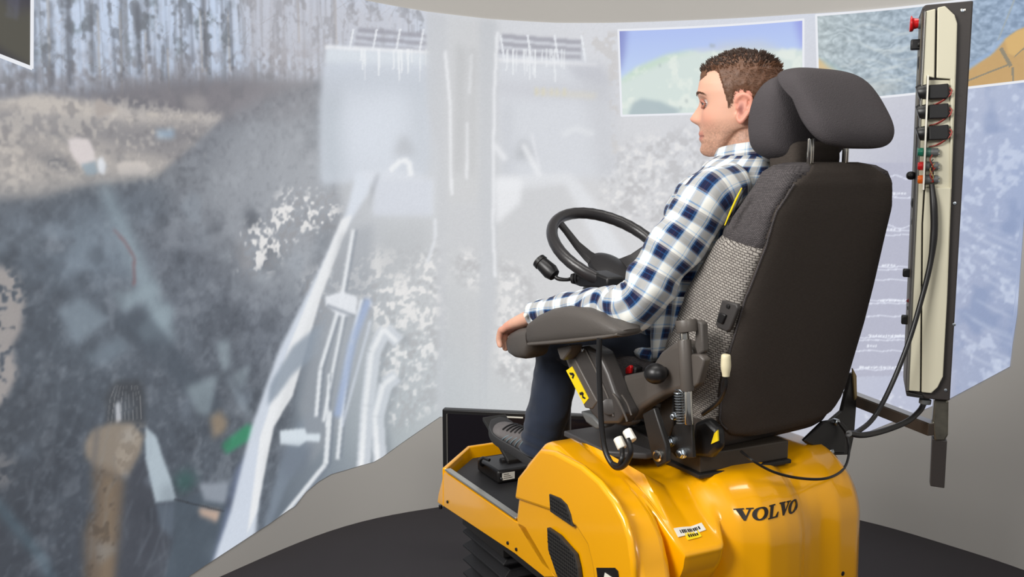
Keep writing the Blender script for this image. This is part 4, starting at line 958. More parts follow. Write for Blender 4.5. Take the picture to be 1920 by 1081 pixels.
# narrow face carrying the pictogram label
fl = [(1060, 668), (1074, 662), (1121, 752), (1112, 766), (1098, 764)]
MB().prism(put(fl, 1.455, -.003), CH.R * .012).build('link_cover', CAST, ST, bevel=.003)
LB = put([(1064, 694), (1075, 686), (1106, 746), (1097, 757)], 1.455, -.0045)
MB().prism(LB, CH.R * .002).build('pictogram_label', YLAB, ST, smooth=False)
def in_label(u, v): return (LB[0] * (1 - u) + LB[3] * u) * (1 - v) + (LB[1] * (1 - u) + LB[2] * u) * v - CH.R * .0006
for g in ([(.10, .3), (.16, .75), (.24, .8), (.30, .35), (.25, .3), (.22, .55), (.17, .3)], [(.70, .25), (.74, .7), (.80, .75), (.84, .5), (.93, .7), (.94, .55), (.86, .3), (.80, .45), (.76, .2)]):
    b = MB(); P_ = [in_label(*q) for q in g]; c0 = sum(P_) / len(P_); n = len(P_)
    b.prism(P_, -CH.R * .0006).build('pictogram', INK, ST, smooth=False)
MB().prism(put([(1043, 651), (1070, 646), (1068, 658), (1055, 676), (1050, 674)], 1.42), CH.R * .04).build('link_bracket', CAST, ST, bevel=.004)
MB().prism(put([(1086, 770), (1110, 778), (1128, 800), (1118, 806), (1098, 792)], 1.47), CH.R * .05).build('link_boot', GREYP, ST, bevel=.006)
# armrest pad and its front tip
RA = 1.425
def arm_ring(top, bot, hw, n=28, r=RA):
    (xt, yt), (xb, yb) = top, bot; a = cp(xt, yt, r); c = cp(xb, yb, r); mid = (a + c) / 2; h = (a - c) / 2; ring = []
    for j in range(n):
        t = 2 * math.pi * j / n; c_, s_ = math.cos(t), math.sin(t); e = .6
        ring.append(mid + CH.R * math.copysign(abs(c_) ** e, c_) * hw + h * math.copysign(abs(s_) ** e, s_))
    return ring
arm = [((1008, 606), (1010, 642), .036), ((1012, 600), (1014, 645), .044), ((1030, 586), (1034, 644), .047), ((1052, 576), (1060, 642), .048), ((1080, 571), (1085, 639), .049), ((1112, 574), (1112, 637), .049), ((1140, 584), (1140, 634), .048), ((1160, 597), (1162, 631), .046), ((1176, 609), (1176, 629), .04), ((1184, 616), (1183, 626), .028)]
rgs = [arm_ring(*q) for q in arm]
MB().loft(rgs).build('armrest_pad', PAD, ST, angle=60)
low = [((1014, 637), (1018, 646), .043), ((1060, 633), (1062, 643), .047), ((1110, 628), (1112, 638), .047), ((1160, 622), (1162, 632), .044), ((1180, 619), (1181, 628), .034)]
MB().loft([arm_ring(a_, b_, h_ + .003) for a_, b_, h_ in low]).build('armrest_shell', CAST, ST, angle=60)
tip = [((964, 640), (966, 652), .018), ((965, 630), (970, 663), .030), ((972, 621), (982, 669), .038), ((986, 614), (996, 671), .042), ((1000, 611), (1006, 668), .043), ((1008, 612), (1011, 652), .040)]
MB().loft([arm_ring(*q) for q in tip]).build('armrest_tip', PAD, ST, angle=60)
for pts, w_ in (([(1098, 655), (1120, 700), (1140, 745), (1150, 780)], .0022), ([(1150, 738), (1160, 752), (1172, 778), (1176, 790)], .0028), ([(1166, 740), (1176, 756), (1184, 778)], .0022)):
    MB().tube([cp(x, y, 1.453) for x, y in pts], w_, 8, 5).build('link_ridge', CAST, ST)
MB().cyl(cp(1142, 762, 1.47), cp(1142, 762, 1.447), .020, 28).build('pivot_cap', mat('link_grey', (66, 62, 60), .38), ST)
for x, y in ((1070, 648), (1094, 656)):
    p = cp(x, y, 1.45); MB().cyl(p, p - CH.R * .006, .004, 10).build('screw', ZINC, ST)
# lower left hardware
MB().prism(put([(1204, 776), (1226, 764), (1248, 834), (1250, 866), (1232, 876), (1222, 858)], 1.475), CH.R * .016).build('link_bar', BLK, ST, bevel=.003)
MB().prism(put([(1262, 800), (1270, 790), (1296, 792), (1300, 858), (1268, 858), (1252, 840)], 1.52), CH.R * .010).build('hinge_plate', BLK, ST, bevel=.002)
MB().prism(put([(1300, 792), (1322, 784), (1344, 806), (1346, 840), (1330, 858), (1298, 858)], 1.56), CH.R * .03).build('dark_void_block', BLK2, ST, bevel=.01)  # black block stands in for the shade of an open void
MB().prism(put([(1240, 740), (1262, 740), (1262, 800), (1246, 838), (1232, 800)], 1.56), CH.R * .02).build('hinge_plate', BLK, ST, bevel=.003)
MB().prism(put([(1339, 812), (1345, 806), (1346, 826), (1333, 832)], 1.555), CH.R * .004).build('yellow_sticker', YLAB, ST, smooth=False)
def bolt(x, y, r, rad=.009, m=ZINC):
    p = cp(x, y, r); b = MB().cyl(p + CH.R * .01, p - CH.R * .004, rad * 1.25, 20).build('washer', m, ST)
    h = MB(); h.cyl(p, p - CH.R * .012, rad, 6).build('bolt', m, ST, bevel=.001)
for q in [(1266, 779, 1.54, .008), (1258, 827, 1.515, .010), (1279, 849, 1.515, .010)]: bolt(*q)
p = cp(1234, 854, 1.473)
MB().cyl(p + CH.R * .006, p - CH.R * .004, .0135, 20).build('clip_ring', CHROME, ST)
MB().cyl(p, p - CH.R * .008, .008, 16).build('bolt', BLK, ST)
q = cp(1160, 838, 1.50)
# side rail of the seat base
MB().prism(put([(1180, 800), (1215, 820), (1236, 838), (1234, 858), (1205, 848), (1180, 826)], 1.54), CH.R * .05).build('seat_rail', BLK, ST, bevel=.003)
# hanging cable loop with pale connectors
MB().tube([cp(1124, 634, 1.37), cp(1123, 680, 1.37), cp(1125, 740, 1.37), cp(1128, 800, 1.37), cp(1135, 845, 1.37), cp(1152, 874, 1.37), cp(1170, 872, 1.37), cp(1182, 850, 1.37), cp(1180, 832, 1.37), cp(1176, 822, 1.37)], .0065, 12, 8).build('cable_loop', BLK2, ST)
for (x0, y0, x1, y1) in [(1175, 806, 1186, 826), (1158, 820, 1167, 840)]:
    MB().cyl(cp(x0, y0, 1.39), cp(x1, y1, 1.39), .0115, 8).build('cable_connector', WLAB, ST, bevel=.002)
MB().tube([cp(1166, 838, 1.39), cp(1166, 858, 1.37), cp(1160, 872, 1.37), cp(1146, 868, 1.37)], .006, 10, 6).build('cable_tail', BLK2, ST)
# seat belt buckle
bk = put([(1170, 690), (1182, 684), (1192, 690), (1190, 712), (1174, 714)], 1.545)
MB().prism(bk, CH.R * .025).build('belt_buckle', BLK2, ST, bevel=.004)
MB().prism(put([(1172, 690), (1180, 684), (1183, 688), (1181, 700), (1172, 701)], 1.538), CH.R * .01).build('release_button', RED, ST, bevel=.002)
# right-hand bracket
rb = lambda pts, f: [CH.F_(x, y, f) for x, y in pts]
MB().prism(rb([(1597, 700), (1604, 698), (1606, 760), (1602, 815), (1594, 852), (1560, 853), (1530, 836), (1545, 800), (1580, 770)], 1.55), CH.F * .012).build('side_bracket', BLK, ST, bevel=.002, smooth=False)
MB().prism(rb([(1599, 690), (1606, 704), (1607, 745), (1603, 750)], 1.545), CH.F * .004).build('brass_strip', mat('brass_tone', (150, 130, 90), .4, .6), ST, smooth=False)
MB().prism(rb([(1545, 790), (1575, 785), (1590, 800), (1585, 850), (1560, 850), (1515, 832), (1508, 826)], 1.535), CH.F * .012).build('bracket_cover', BLK2, ST, bevel=.004)
for x, y in [(1568, 791), (1557, 847)]:
    p = CH.F_(x, y, 1.534); MB().cyl(p + CH.F * .01, p - CH.F * .006, .0095, 6).build('bolt', ZINC, ST, bevel=.001)
MB().tube([CH.F_(1572, 792, 1.52), CH.F_(1586, 812, 1.52), CH.F_(1592, 845, 1.50), CH.F_(1582, 878, 1.46), CH.F_(1550, 896, 1.40), CH.F_(1500, 896, 1.40), CH.F_(1450, 884, 1.40), CH.F_(1410, 862, 1.40), CH.F_(1390, 846, 1.47)], .0033, 8, 8).build('thin_cable', BLK2, ST)

# ------------------------------------------------------------------ steering column and wheel
SW = thing('steering_wheel', PL.w(1.30, 2.62, ZD), 'black three-spoked steering wheel on column with stalk, in front of driver', 'steering wheel')
wc = CH.w(1.803, 2.16, 1.293)
al = math.radians(33); nrm = ez * math.cos(al) - CH.F * math.sin(al); u1 = CH.R; u2 = np.cross(nrm, u1)
RW = .180
wheelm = mat('wheel_vinyl', (46, 44, 45), 0.32, bump=.1)
ringp = [wc + u1 * math.cos(t) * RW + u2 * math.sin(t) * RW for t in np.linspace(0, 2 * math.pi, 73)[:-1]]
b = MB(); rg = []
for i, p in enumerate(ringp):
    rad = (p - wc) / np.linalg.norm(p - wc); rg.append([p + rad * math.cos(a) * .0165 + nrm * math.sin(a) * (.0175 + .0010 * (i % 2)) for a in np.linspace(0, 2 * math.pi, 17)[:-1]])
rg.append(rg[0]); b.loft(rg, cap=False).build('rim', wheelm, SW)
hub = wc - nrm * .075 + u1 * .028
MB().loft([[hub + nrm * h + u1 * math.cos(t) * r0 + u2 * math.sin(t) * r0 for t in np.linspace(0, 2 * math.pi, 33)[:-1]] for h, r0 in [(-.04, .035), (-.02, .055), (.0, .066), (.012, .062), (.018, .045)]]).build('hub', wheelm, SW)
for an in (124, 245, 4):
    t = math.radians(an); dr = u1 * math.cos(t) + u2 * math.sin(t); sd_ = np.cross(nrm, dr)
    rp = wc + dr * RW * .985; hs = hub + dr * .03
    b = MB(); b.loft([[hs * (1 - r0) + rp * r0 + nrm * h + sd_ * w_ * c_ + nrm * .008 * s_ for c_, s_ in ((-1, -.6), (-.7, 1), (.7, 1), (1, -.6))] for r0, h, w_ in [(0, .0, .040), (.25, -.010, .028), (.5, -.012, .019), (.8, -.004, .015), (1.0, 0, .016)]])
    b.build('spoke', wheelm, SW, bevel=.003)
colb = CH.w(1.80, 2.42, .62)
MB().tube([hub - nrm * .02, hub - nrm * .09, hub - nrm * .15 + CH.F * .02, hub - nrm * .30 + CH.F * .06, colb], [.040, .045, .040, .035, .05], 18, 5).build('column', BLK2, SW)
# stalk housing, ribbed collar, knob
h0, h1 = CH.R_(1118, 520, 1.70), CH.R_(1072, 522, 1.66)
MB().prism([CH.w(1.66, *CH.loc(CH.R_(x, y, 1.68))[1:]) for x, y in [(1084, 510), (1120, 508), (1150, 520), (1150, 540), (1096, 536), (1080, 530)]], CH.R * .06).build('stalk_housing', BLK2, SW, bevel=.006)
MB().tube([h1 + (h0 - h1) * t for t in (0, .12, .13, .25, .26, .4, .41, .6)], [.014, .016, .012, .018, .013, .020, .016, .022], 18).build('stalk_boot', RUB, SW)
k0, k1, k2 = CH.R_(1010, 488, 1.60), CH.R_(1042, 518, 1.62), CH.R_(1062, 524, 1.64)
kd = (k1 - k0) / np.linalg.norm(k1 - k0)
MB().tube([k0 - kd * .002, k0, k0 + kd * .012, k0 + kd * .014, k0 + kd * .05, k1 - kd * .005, k1], [.016, .0215, .0225, .0205, .0235, .018, .009], 20).build('stalk_knob', BLK2, SW)
MB().tube([k1 - kd * .004, k1 + kd * .01, k2, h1], [.007, .006, .005, .006], 10, 4).build('stalk_rod', BLK2, SW)

# ------------------------------------------------------------------ the driver
PN = thing('person', CH.w(1.80, 1.80, ZD), 'seated person in blue and white checked shirt and dark jeans, looking at projection', 'person')
PC = 1.80
def head_axes():
    h = np.array([-0.955, 0.297, 0.0]); h /= np.linalg.norm(h); left = np.array([-h[1], h[0], 0]); up = np.array([0, 0, 1.0])
    # face turned: x forward, y to the person's left (towards the camera), z up
    t = math.radians(-1.5); h2 = h * math.cos(t) + up * math.sin(t); u2_ = np.cross(h2, left); return h2, left, u2_
HX, HY, HZ = head_axes()
HO = CH.R_(1388, 198, 1.79); HS = 1.045
hp = lambda x, y, z: HO + (HX * x + HY * y + HZ * z) * HS
tz_ = [-.117, -.113, -.105, -.098, -.09, -.085, -.079, -.074, -.0705, -.068, -.0655, -.061, -.055, -.047, -.042, -.037, -.032, -.027, -.020, -.010, .002, .014, .024, .034, .045, .058, .07, .085, .098, .107, .113, .115]
tx_ = [.070, .084, .092, .0935, .0905, .0885, .093, .0955, .0945, .0915, .0955, .0965, .0935, .0940, .0975, .1070, .1150, .1175, .1140, .1065, .0980, .0935, .0965, .0985, .0965, .0940, .0885, .0760, .056, .036, .016, .0]
def face_base(z): return ip(z, [-.117, -.108, -.095, -.07, -.045, -.02, 0, .02, .035, .05, .07, .085, .098, .107, .113, .115], [.060, .080, .086, .0865, .0865, .087, .087, .090, .093, .093, .0875, .0755, .056, .036, .016, 0])
def halfw(z): return ip(z, [-.117, -.108, -.095, -.08, -.06, -.03, 0, .03, .05, .07, .085, .098, .107, .113, .115], [.022, .034, .046, .055, .0625, .0700, .0745, .0765, .0755, .069, .058, .042, .028, .014, 0])
def backx(z): return ip(z, [-.117, -.09, -.07, -.04, -.01, .02, .05, .075, .09, .1, .108, .113, .115], [-.045, -.055, -.066, -.084, -.094, -.099, -.097, -.085, -.070, -.054, -.036, -.016, 0])
def head_pt(z, a):
    """a = 0 front centre, +pi/2 the person's left"""
    xf, xb, w = face_base(z), backx(z), halfw(z); xm = -.012 * min(1, max(0, (.115 - z) / .03)); ca, sa = math.cos(a), math.sin(a)
    e = .82 if ca > 0 else .95
    x = xm + math.copysign(abs(ca) ** (1.0 if ca < 0 else .90), ca) * ((xf - xm) if ca > 0 else (xm - xb)); y = math.copysign(abs(sa) ** e, sa) * w
    if ca > 0:
        bump = ip(z, tz_, tx_) - xf
        sg = ip(z, [-.115, -.095, -.08, -.06, -.045, -.033, -.02, 0, .015, .03, .05], [.03, .022, .026, .025, .017, .0155, .0125, .0095, .012, .035, .05])
        x += bump * math.exp(-(y / sg) ** 2)
        x -= .013 * math.exp(-((abs(y) - .031) / .014) ** 2 - ((z - .008) / .0115) ** 2)
        x += .004 * math.exp(-((abs(y) - .032) / .02) ** 2 - ((z - .028) / .008) ** 2)          # brow ridge
        x += .005 * math.exp(-((abs(y) - .042) / .02) ** 2 - ((z + .025) / .02) ** 2)          # cheekbone
        y *= 1 - .05 * math.exp(-((z + .062) / .016) ** 2) * (x > .04)
    if z < -.045 and x < .05: z = z + .052 * sm((.055 - x) / .09) * sm((-z - .045) / .06)
    return x, y, z
body = MB()
hz = sorted(set(list(np.linspace(-.117, .10, 88)) + list(np.linspace(.1, .1149, 14)))); NH = 96
body.loft([[hp(*head_pt(z, 2 * math.pi * j / NH)) for j in range(NH)] for z in hz])
# ears
for s_ in (1, -1):
    c = lambda x, y, z: hp(x, s_ * y, z)
    body.blob(c(-.014, .0765, -.010), (HX * .0165, HY * .0065 * 1, HZ * .031), 1, 1, 20, 14)
    rimp = [c(.003, .077, .004), c(-.001, .0815, .014), c(-.012, .0850, .020), c(-.026, .0865, .014), (c(-.031, .0865, .004)), c(-.028, .085, -.014), c(-.018, .0825, -.030), c(-.008, .080, -.040), c(-.001, .0785, -.034), c(.002, .077, -.022)]
    body.tube(rimp, [.0035, .0045, .0048, .0050, .0048, .0046, .0055, .0068, .0055, .0035], 10, 5)
    body.tube([c(-.008, .082, .013), c(-.018, .083, .008), c(-.019, .082, -.008), c(-.012, .0815, -.020)], [.002, .003, .003, .002], 8, 4)
    body.blob(c(.000, .079, -.010), (HX * .004, HY * .004, HZ * .006), 1, 1, 10, 8)
# neck and trunk
nb = CH.w(PC, 1.625, 1.50)
body.tube([hp(-.022, 0, -.02), hp(-.022, 0, -.075), (hp(-.02, 0, -.10) + CH.w(PC, 1.63, 1.575)) / 2, CH.w(PC, 1.625, 1.555), nb], [.060, .060, .060, .064, .085], 28, 5)
def ellring(c, hr, hf, n=40, axr=None, axf=None, e=1.0):
    axr = CH.R if axr is None else axr; axf = CH.F if axf is None else axf
    return [c + axr * math.copysign(abs(math.cos(t)) ** e, math.cos(t)) * hr + axf * math.copysign(abs(math.sin(t)) ** e, math.sin(t)) * hf for t in (2 * math.pi * j / n for j in range(n))]
TR = [(1.06, 1.79, .165, .120), (1.12, 1.78, .168, .122), (1.20, 1.755, .165, .118), (1.28, 1.725, .172, .118), (1.36, 1.695, .182, .120), (1.43, 1.67, .190, .116), (1.48, 1.652, .180, .100), (1.515, 1.64, .140, .080), (1.54, 1.632, .10, .068), (1.56, 1.628, .07, .06)]
body.loft([ellring(CH.w(PC, f, z), a - .012, b_ - .012) for z, f, a, b_ in TR])
# limbs: joints
shL, elL, wrL = cp(1330, 372, 1.625), cp(1192, 566, 1.475), cp(1003, 590, 1.430)
shR, elR, wrR = CH.w(1.985, CH.loc(shL)[1], CH.loc(shL)[2]), CH.w(2.13, CH.loc(elL)[1], CH.loc(elL)[2] + .02), CH.w(2.12, CH.loc(wrL)[1] - .02, CH.loc(wrL)[2] + .02)
for s_, e_, w_ in ((shL, elL, wrL), (shR, elR, wrR)):
    body.tube([s_, (s_ + e_) / 2, e_], [.050, .045, .038], 20, 5); body.tube([e_, (e_ * .6 + w_ * .4), w_], [.038, .036, .027], 20, 5)
hipL, hipR = CH.w(1.71, 1.80, 1.105), CH.w(1.90, 1.80, 1.105)
knL = cp(1058, 640, 1.59); anL = cp(1012, 842, 1.565)
knR = CH.w(2.0, CH.loc(knL)[1], CH.loc(knL)[2]); anR = CH.w(2.0, CH.loc(anL)[1] + .03, CH.loc(anL)[2])
for h_, k_, a_ in ((hipL, knL, anL), (hipR, knR, anR)):
    body.tube([h_, (h_ + k_) / 2, k_], [.070, .062, .050], 20, 4); body.tube([k_, k_ * .6 + a_ * .4, a_, a_ - ez * .03], [.048, .046, .034, .028], 20, 4)
    body.tube([a_ - ez * .02, a_ + CH.F * .05 - ez * .022, a_ + CH.F * .11 + ez * .005], [.024, .018, .012], 16, 3)
# hands
def hand(w_, side, fwd, down, kn_, r_tip):
    """palm from the wrist to the knuckles, four unequal fingers curled over the front of the rest, thumb at the inner side"""
    d = kn_ - w_; L = np.linalg.norm(d); d = d / L; nn = np.cross(CH.R, d); nn = nn if nn[2] > 0 else -nn
    rg_ = []
    for t, hw, th in ((-.15, .026, .021), (0, .028, .020), (.2, .033, .0195), (.5, .040, .0185), (.8, .043, .0165), (1.0, .042, .0145), (1.06, .036, .009)):
        c = w_ + d * L * t; rg_.append([c + CH.R * math.copysign(abs(math.cos(a)) ** .75, math.cos(a)) * hw + nn * math.copysign(abs(math.sin(a)) ** .8, math.sin(a)) * th for a in np.linspace(0, 2 * math.pi, 25)[:-1]])
    body.loft(rg_)
    for i, (off, ln) in enumerate(((-.033, .78), (-.012, .95), (.011, 1.0), (.032, .92))):
        b0 = kn_ + CH.R * off * side - d * .018; k1_ = b0 + (d * .034 - nn * .004) * ln + d * .012
        k2_ = k1_ + (fwd * .012 + down * .030) * ln; k3_ = k2_ + (down * .024 - fwd * .006) * ln
        body.tube([b0, k1_ - d * .012, k1_, k2_, k3_, k3_ + down * .004], [.0098, .0100, .0095, .0088, .0078, .0045], 14, 4)
    t0 = w_ + d * L * .25 + CH.R * .026 * side; t1 = w_ + d * L * .75 + CH.R * .052 * side - nn * .008; t2 = t1 + d * .026 + CH.R * .010 * side - nn * .012; t3 = t2 + d * .020 - nn * .014
    body.tube([t0, t1, t2, t3, t3 + d * .003], [.015, .0125, .0105, .0088, .005], 14, 4)
knk = cp(966, 611, 1.425)
hand(wrL - CH.F * .004, 1, CH.F, -ez, knk, 0)
hand(wrR, -1, CH.F, -ez, wrR + CH.F * .085 - ez * .012, 0)
bo = body.build('body_raw', mat('tmp', (200, 150, 130)), None)
rm = bo.modifiers.new('Remesh', 'REMESH'); rm.mode = 'VOXEL'; rm.voxel_size = .0030; rm.use_smooth_shade = True
smo = bo.modifiers.new('Smooth', 'SMOOTH'); smo.factor = .5; smo.iterations = 2
dg = bpy.context.evaluated_depsgraph_get(); me = bpy.data.meshes.new_from_object(bo.evaluated_get(dg)); bpy.data.objects.remove(bo)
nv = len(me.vertices); co = np.empty(nv * 3, np.float32); me.vertices.foreach_get('co', co); co = co.reshape(-1, 3).astype(float)
Lc = (co - HO) / HS; lx, ly, lz = Lc @ HX, Lc @ HY, Lc @ HZ
colr = np.tile(np.array([216, 166, 142.0]), (nv, 1))
def tint(w, c): 
    global colr
    w = np.clip(w, 0, 1)[:, None]; colr = colr * (1 - w) + np.array(c, float) * w
hd = (lz > -.14) & (np.abs(ly) < .12) & (np.abs(lx) < .15)
g = lambda a, b, c, sa, sb, sc: np.exp(-((lx - a) / sa) ** 2 - ((np.abs(ly) - b) / sb) ** 2 - ((lz - c) / sc) ** 2)
tint(.28 * g(.08, .045, -.03, .03, .03, .025) * hd, (214, 128, 108)); tint(.3 * g(.118, 0, -.028, .02, .016, .012), (214, 124, 106))
st = np.clip((-lz - .030) / .03, 0, 1) * np.clip((lx + .045) / .03, 0, 1) * hd * np.clip((lz + .135) / .02, 0, 1)
nse = np.array([noise.noise(Vector(p * 420)) if h else 0 for p, h in zip(Lc, hd & (lz < -.02))])
tint(st * (.38 + .40 * nse), (132, 102, 84))
tint(.5 * np.exp(-((lz + .0625) / .006) ** 2) * (lx > .078) * (np.abs(ly) < .026), (192, 110, 100)); tint(.5 * np.exp(-((lz + .0735) / .006) ** 2) * (lx > .078) * (np.abs(ly) < .024), (190, 112, 102))
tint(.85 * np.exp(-((lz + .068) / .0016) ** 2) * (lx > .074) * (np.abs(ly) < .027), (96, 50, 46))
ear = (np.abs(ly) > .073) & (lx < .008) & (lx > -.04) & hd & (lz > -.05) & (lz < .035)
tint(.45 * ear, (222, 130, 112)); tint(.8 * ear * np.exp(-((lx + .007) / .006) ** 2 - ((lz + .012) / .012) ** 2) * (np.abs(ly) < .083), (120, 54, 44))  # reddened ear; dark patch paints the shade of its hollow
tint(.5 * (np.abs(ly) > .058) * hd * (lx < -.045) * (lz < -.01) * (lz > -.07), (120, 84, 66))
hnd = np.linalg.norm(co - knk, axis=1) < .05; tint(.25 * hnd, (220, 130, 110))
at = me.color_attributes.new('Col', 'FLOAT_COLOR', 'POINT'); at.data.foreach_set('color', np.concatenate([lin(colr), np.ones((nv, 1))], 1).astype(np.float32).reshape(-1))
SKIN = bpy.data.materials.new('skin'); SKIN.use_nodes = True; nt = SKIN.node_tree; bs = nt.nodes['Principled BSDF']; a_ = nt.nodes.new('ShaderNodeVertexColor'); a_.layer_name = 'Col'
nt.links.new(a_.outputs['Color'], bs.inputs['Base Color']); bs.inputs['Roughness'].default_value = .52; bs.inputs['Subsurface Weight'].default_value = .12; bs.inputs['Subsurface Radius'].default_value = (.8, .3, .15); bs.inputs['Subsurface Scale'].default_value = .006
nn_ = nt.nodes.new('ShaderNodeTexNoise'); nn_.inputs['Scale'].default_value = 350; bp_ = nt.nodes.new('ShaderNodeBump'); bp_.inputs['Strength'].default_value = .15; bp_.inputs['Distance'].default_value = .001
tcn = nt.nodes.new('ShaderNodeTexCoord'); nt.links.new(tcn.outputs['Object'], nn_.inputs['Vector']); nt.links.new(nn_.outputs['Fac'], bp_.inputs['Height']); nt.links.new(bp_.outputs['Normal'], bs.inputs['Normal'])
me.materials.clear(); me.materials.append(SKIN); me.vertices.foreach_set('co', (co - np.array(ROOT[PN.name])).astype(np.float32).reshape(-1)); me.update()
bo = bpy.data.objects.new('body', me); C.objects.link(bo); bo.parent = PN
# eyes, lids, brows
EYEW = mat('eye_white', (176, 164, 158), .25); IRIS = mat('iris', (52, 62, 66), .2)
for s_ in (1, -1):
    ec = np.array([.0720, s_ * .0300, .0065])
    e = MB().blob(hp(*ec), (HX * .0118, HY * .0118, HZ * .0118), 1, 1, 28, 18).build('eye', EYEW, PN)
    ic = np.array([.0826, s_ * .0315, .0070]); MB().blob(hp(*ic), (HX * .0022, HY * .0052, HZ * .0052), 1, 1, 20, 8).build('iris', IRIS, e)
    lid = [hp(.0855, s_ * .0170, .0055), hp(.0865, s_ * .024, .0120), hp(.0865, s_ * .031, .0135), hp(.0830, s_ * .039, .0120), hp(.0760, s_ * .0440, .0060)]
    MB().tube(lid, [.002, .0034, .004, .0036, .002], 10, 5, cap=True).build('upper_lid', mat('lid_skin', (176, 116, 98), .5), PN)
    MB().tube([p + HX * .0018 * HS - HZ * .0012 for p in lid[1:]], [.0006, .0009, .0010, .0006], 6, 5).build('lashes', HAIRT, PN)
    MB().tube([hp(.0850, s_ * .0175, .0045), hp(.0850, s_ * .026, -.0015), hp(.0830, s_ * .034, -.0015), hp(.0765, s_ * .0430, .0045)], [.002, .003, .003, .002], 8, 5).build('lower_lid', mat('lid_skin', (176, 116, 98), .5), PN)
    b = MB(); Rb = random.Random(3)
    for i in range(90):
        u = i / 89; p = np.array([.0985 - .021 * u ** 2, s_ * (.011 + .042 * u), .0275 + .007 * math.sin(u * 2.4) - .004 * u]) + np.array([0, 0, Rb.uniform(-.003, .003) * (1 - .6 * u)])
        q = p + np.array([-.001, s_ * .007, .0025 - .004 * u]); b.tube([hp(*p), hp(*((p + q) / 2 + np.array([.0012, 0, 0]))), hp(*q)], [.0007, .0006, .0002], 4)
    b.build('eyebrow', HAIRM, PN, kind='stuff')
# hair: close shell over the skull plus short locks
def hairline(x): return ip(x, [-.1, -.05, -.036, -.030, .006, .012, .022, .030, .037, .045, .055, .07, .085, .1], [-.072, -.072, -.05, .026, .030, .0, -.006, .022, .050, .074, .082, .074, .064, .058])
def in_hair(x, y, z): return z > hairline(x) + .003 * math.sin(x * 400 + y * 300)
hv, hf, idx = [], [], {}
hz2 = list(np.linspace(-.08, .10, 120)) + list(np.linspace(.102, .1149, 12)); NH2 = 200
def thick(x, y, z):
    top = sm((z - .045) / .05); edge = sm((z - hairline(x)) / .014)
    return (.0012 + .0060 * top + .003 * sm((z) / .05)) * (.12 + .88 * edge)
grid = {}
for i, z in enumerate(hz2):
    for j in range(NH2):
        x, y, zz_ = head_pt(z, 2 * math.pi * j / NH2)
        if not in_hair(x, y, zz_): continue
        d = np.array([x + .01, y, max(0, zz_ - .0) * 1.1 + 1e-4]); d /= np.linalg.norm(d); k = thick(x, y, zz_)
        k *= 1 + .35 * noise.noise(Vector((x, y, zz_)) * 90) + .2 * noise.noise(Vector((x, y, zz_)) * 240)
        grid[(i, j)] = (np.array([x, y, zz_]) + d * k, d)
for (i, j) in grid: idx[(i, j)] = len(hv); hv.append(hp(*grid[(i, j)][0]))
for (i, j) in grid:
    q = [(i, j), (i, (j + 1) % NH2), (i + 1, (j + 1) % NH2), (i + 1, j)]
    if all(k in idx for k in q): hf.append(tuple(idx[k] for k in q))
i_top = len(hz2) - 1; hf.append(tuple(idx[(i_top, j)] for j in range(NH2) if (i_top, j) in idx))
HB = MB(); HB.add(hv, hf); ho = HB.build('hair', HAIRM, PN, angle=180)
b = MB(); bt = MB(); keys = list(grid); Rh = random.Random(8)
edge_keys = [k for k in keys if any(q not in grid for q in ((k[0] - 1, k[1]), (k[0] - 2, k[1]), (k[0], (k[1] + 2) % NH2), (k[0], (k[1] - 2) % NH2)))]
for n_ in range(8200):
    i, j = Rh.choice(keys) if n_ < 6200 else Rh.choice(edge_keys); p, d = grid[(i, j)]; x, y, z = p; top = sm((z - .06) / .04)
    if top > .5:
        dirn = np.array([.55, 0, .10]) + d * .55 + np.array([Rh.uniform(-.5, .5), Rh.uniform(-.4, .4), Rh.uniform(-.1, .35)]); L = Rh.uniform(.004, .010)
        if x > .045: dirn += np.array([-.2, 0, .45])
        if x < -.04: dirn = d + np.array([-.5, Rh.uniform(-.3, .3), .3]); L = Rh.uniform(.006, .013)
    else:
        dirn = np.array([-.75, 0, -.55]) + d * .16 + np.array([Rh.uniform(-.2, .2), 0, Rh.uniform(-.2, .2)]); L = Rh.uniform(.004, .010) * (.5 + top)
    dirn /= np.linalg.norm(dirn); q = p + dirn * L; m_ = (p + q) / 2 + d * L * .12; rd = .0006 + .0005 * top
    (bt if z > .088 or (x > .06 and z > .07) else b).tube([hp(*(p - d * .002)), hp(*m_), hp(*q)], [rd, rd * .9, .0002], 4, cap=False)
b.build('hair_strands', HAIRM, PN, kind='stuff', smooth=True); bt.build('hair_strands', HAIRT, PN, kind='stuff', smooth=True)

# shirt: plaid woven cloth, pattern laid in metres along the cloth
PLAID = bpy.data.materials.new('plaid_cloth'); PLAID.use_nodes = True; nt = PLAID.node_tree; bs = nt.nodes['Principled BSDF']; bs.inputs['Roughness'].default_value = .9; bs.inputs['Sheen Weight'].default_value = .15; bs.inputs['Specular IOR Level'].default_value = .15
uvn = nt.nodes.new('ShaderNodeUVMap'); sx = nt.nodes.new('ShaderNodeSeparateXYZ'); nt.links.new(uvn.outputs[0], sx.inputs[0])
def bandramp(src, off, per, stops):
    m1 = nt.nodes.new('ShaderNodeMath'); m1.operation = 'MULTIPLY_ADD'; m1.inputs[1].default_value = 1 / per; m1.inputs[2].default_value = off; nt.links.new(src, m1.inputs[0])
    m2 = nt.nodes.new('ShaderNodeMath'); m2.operation = 'FRACT'; nt.links.new(m1.outputs[0], m2.inputs[0]); r = nt.nodes.new('ShaderNodeValToRGB'); r.color_ramp.interpolation = 'CONSTANT'
    el = r.color_ramp.elements
    for k, (p, c) in enumerate(stops):
        e = el[k] if k < 2 else el.new(p)
        e.position = p; e.color = tuple(lin(c)) + (1,)
    nt.links.new(m2.outputs[0], r.inputs[0]); return r.outputs[0]
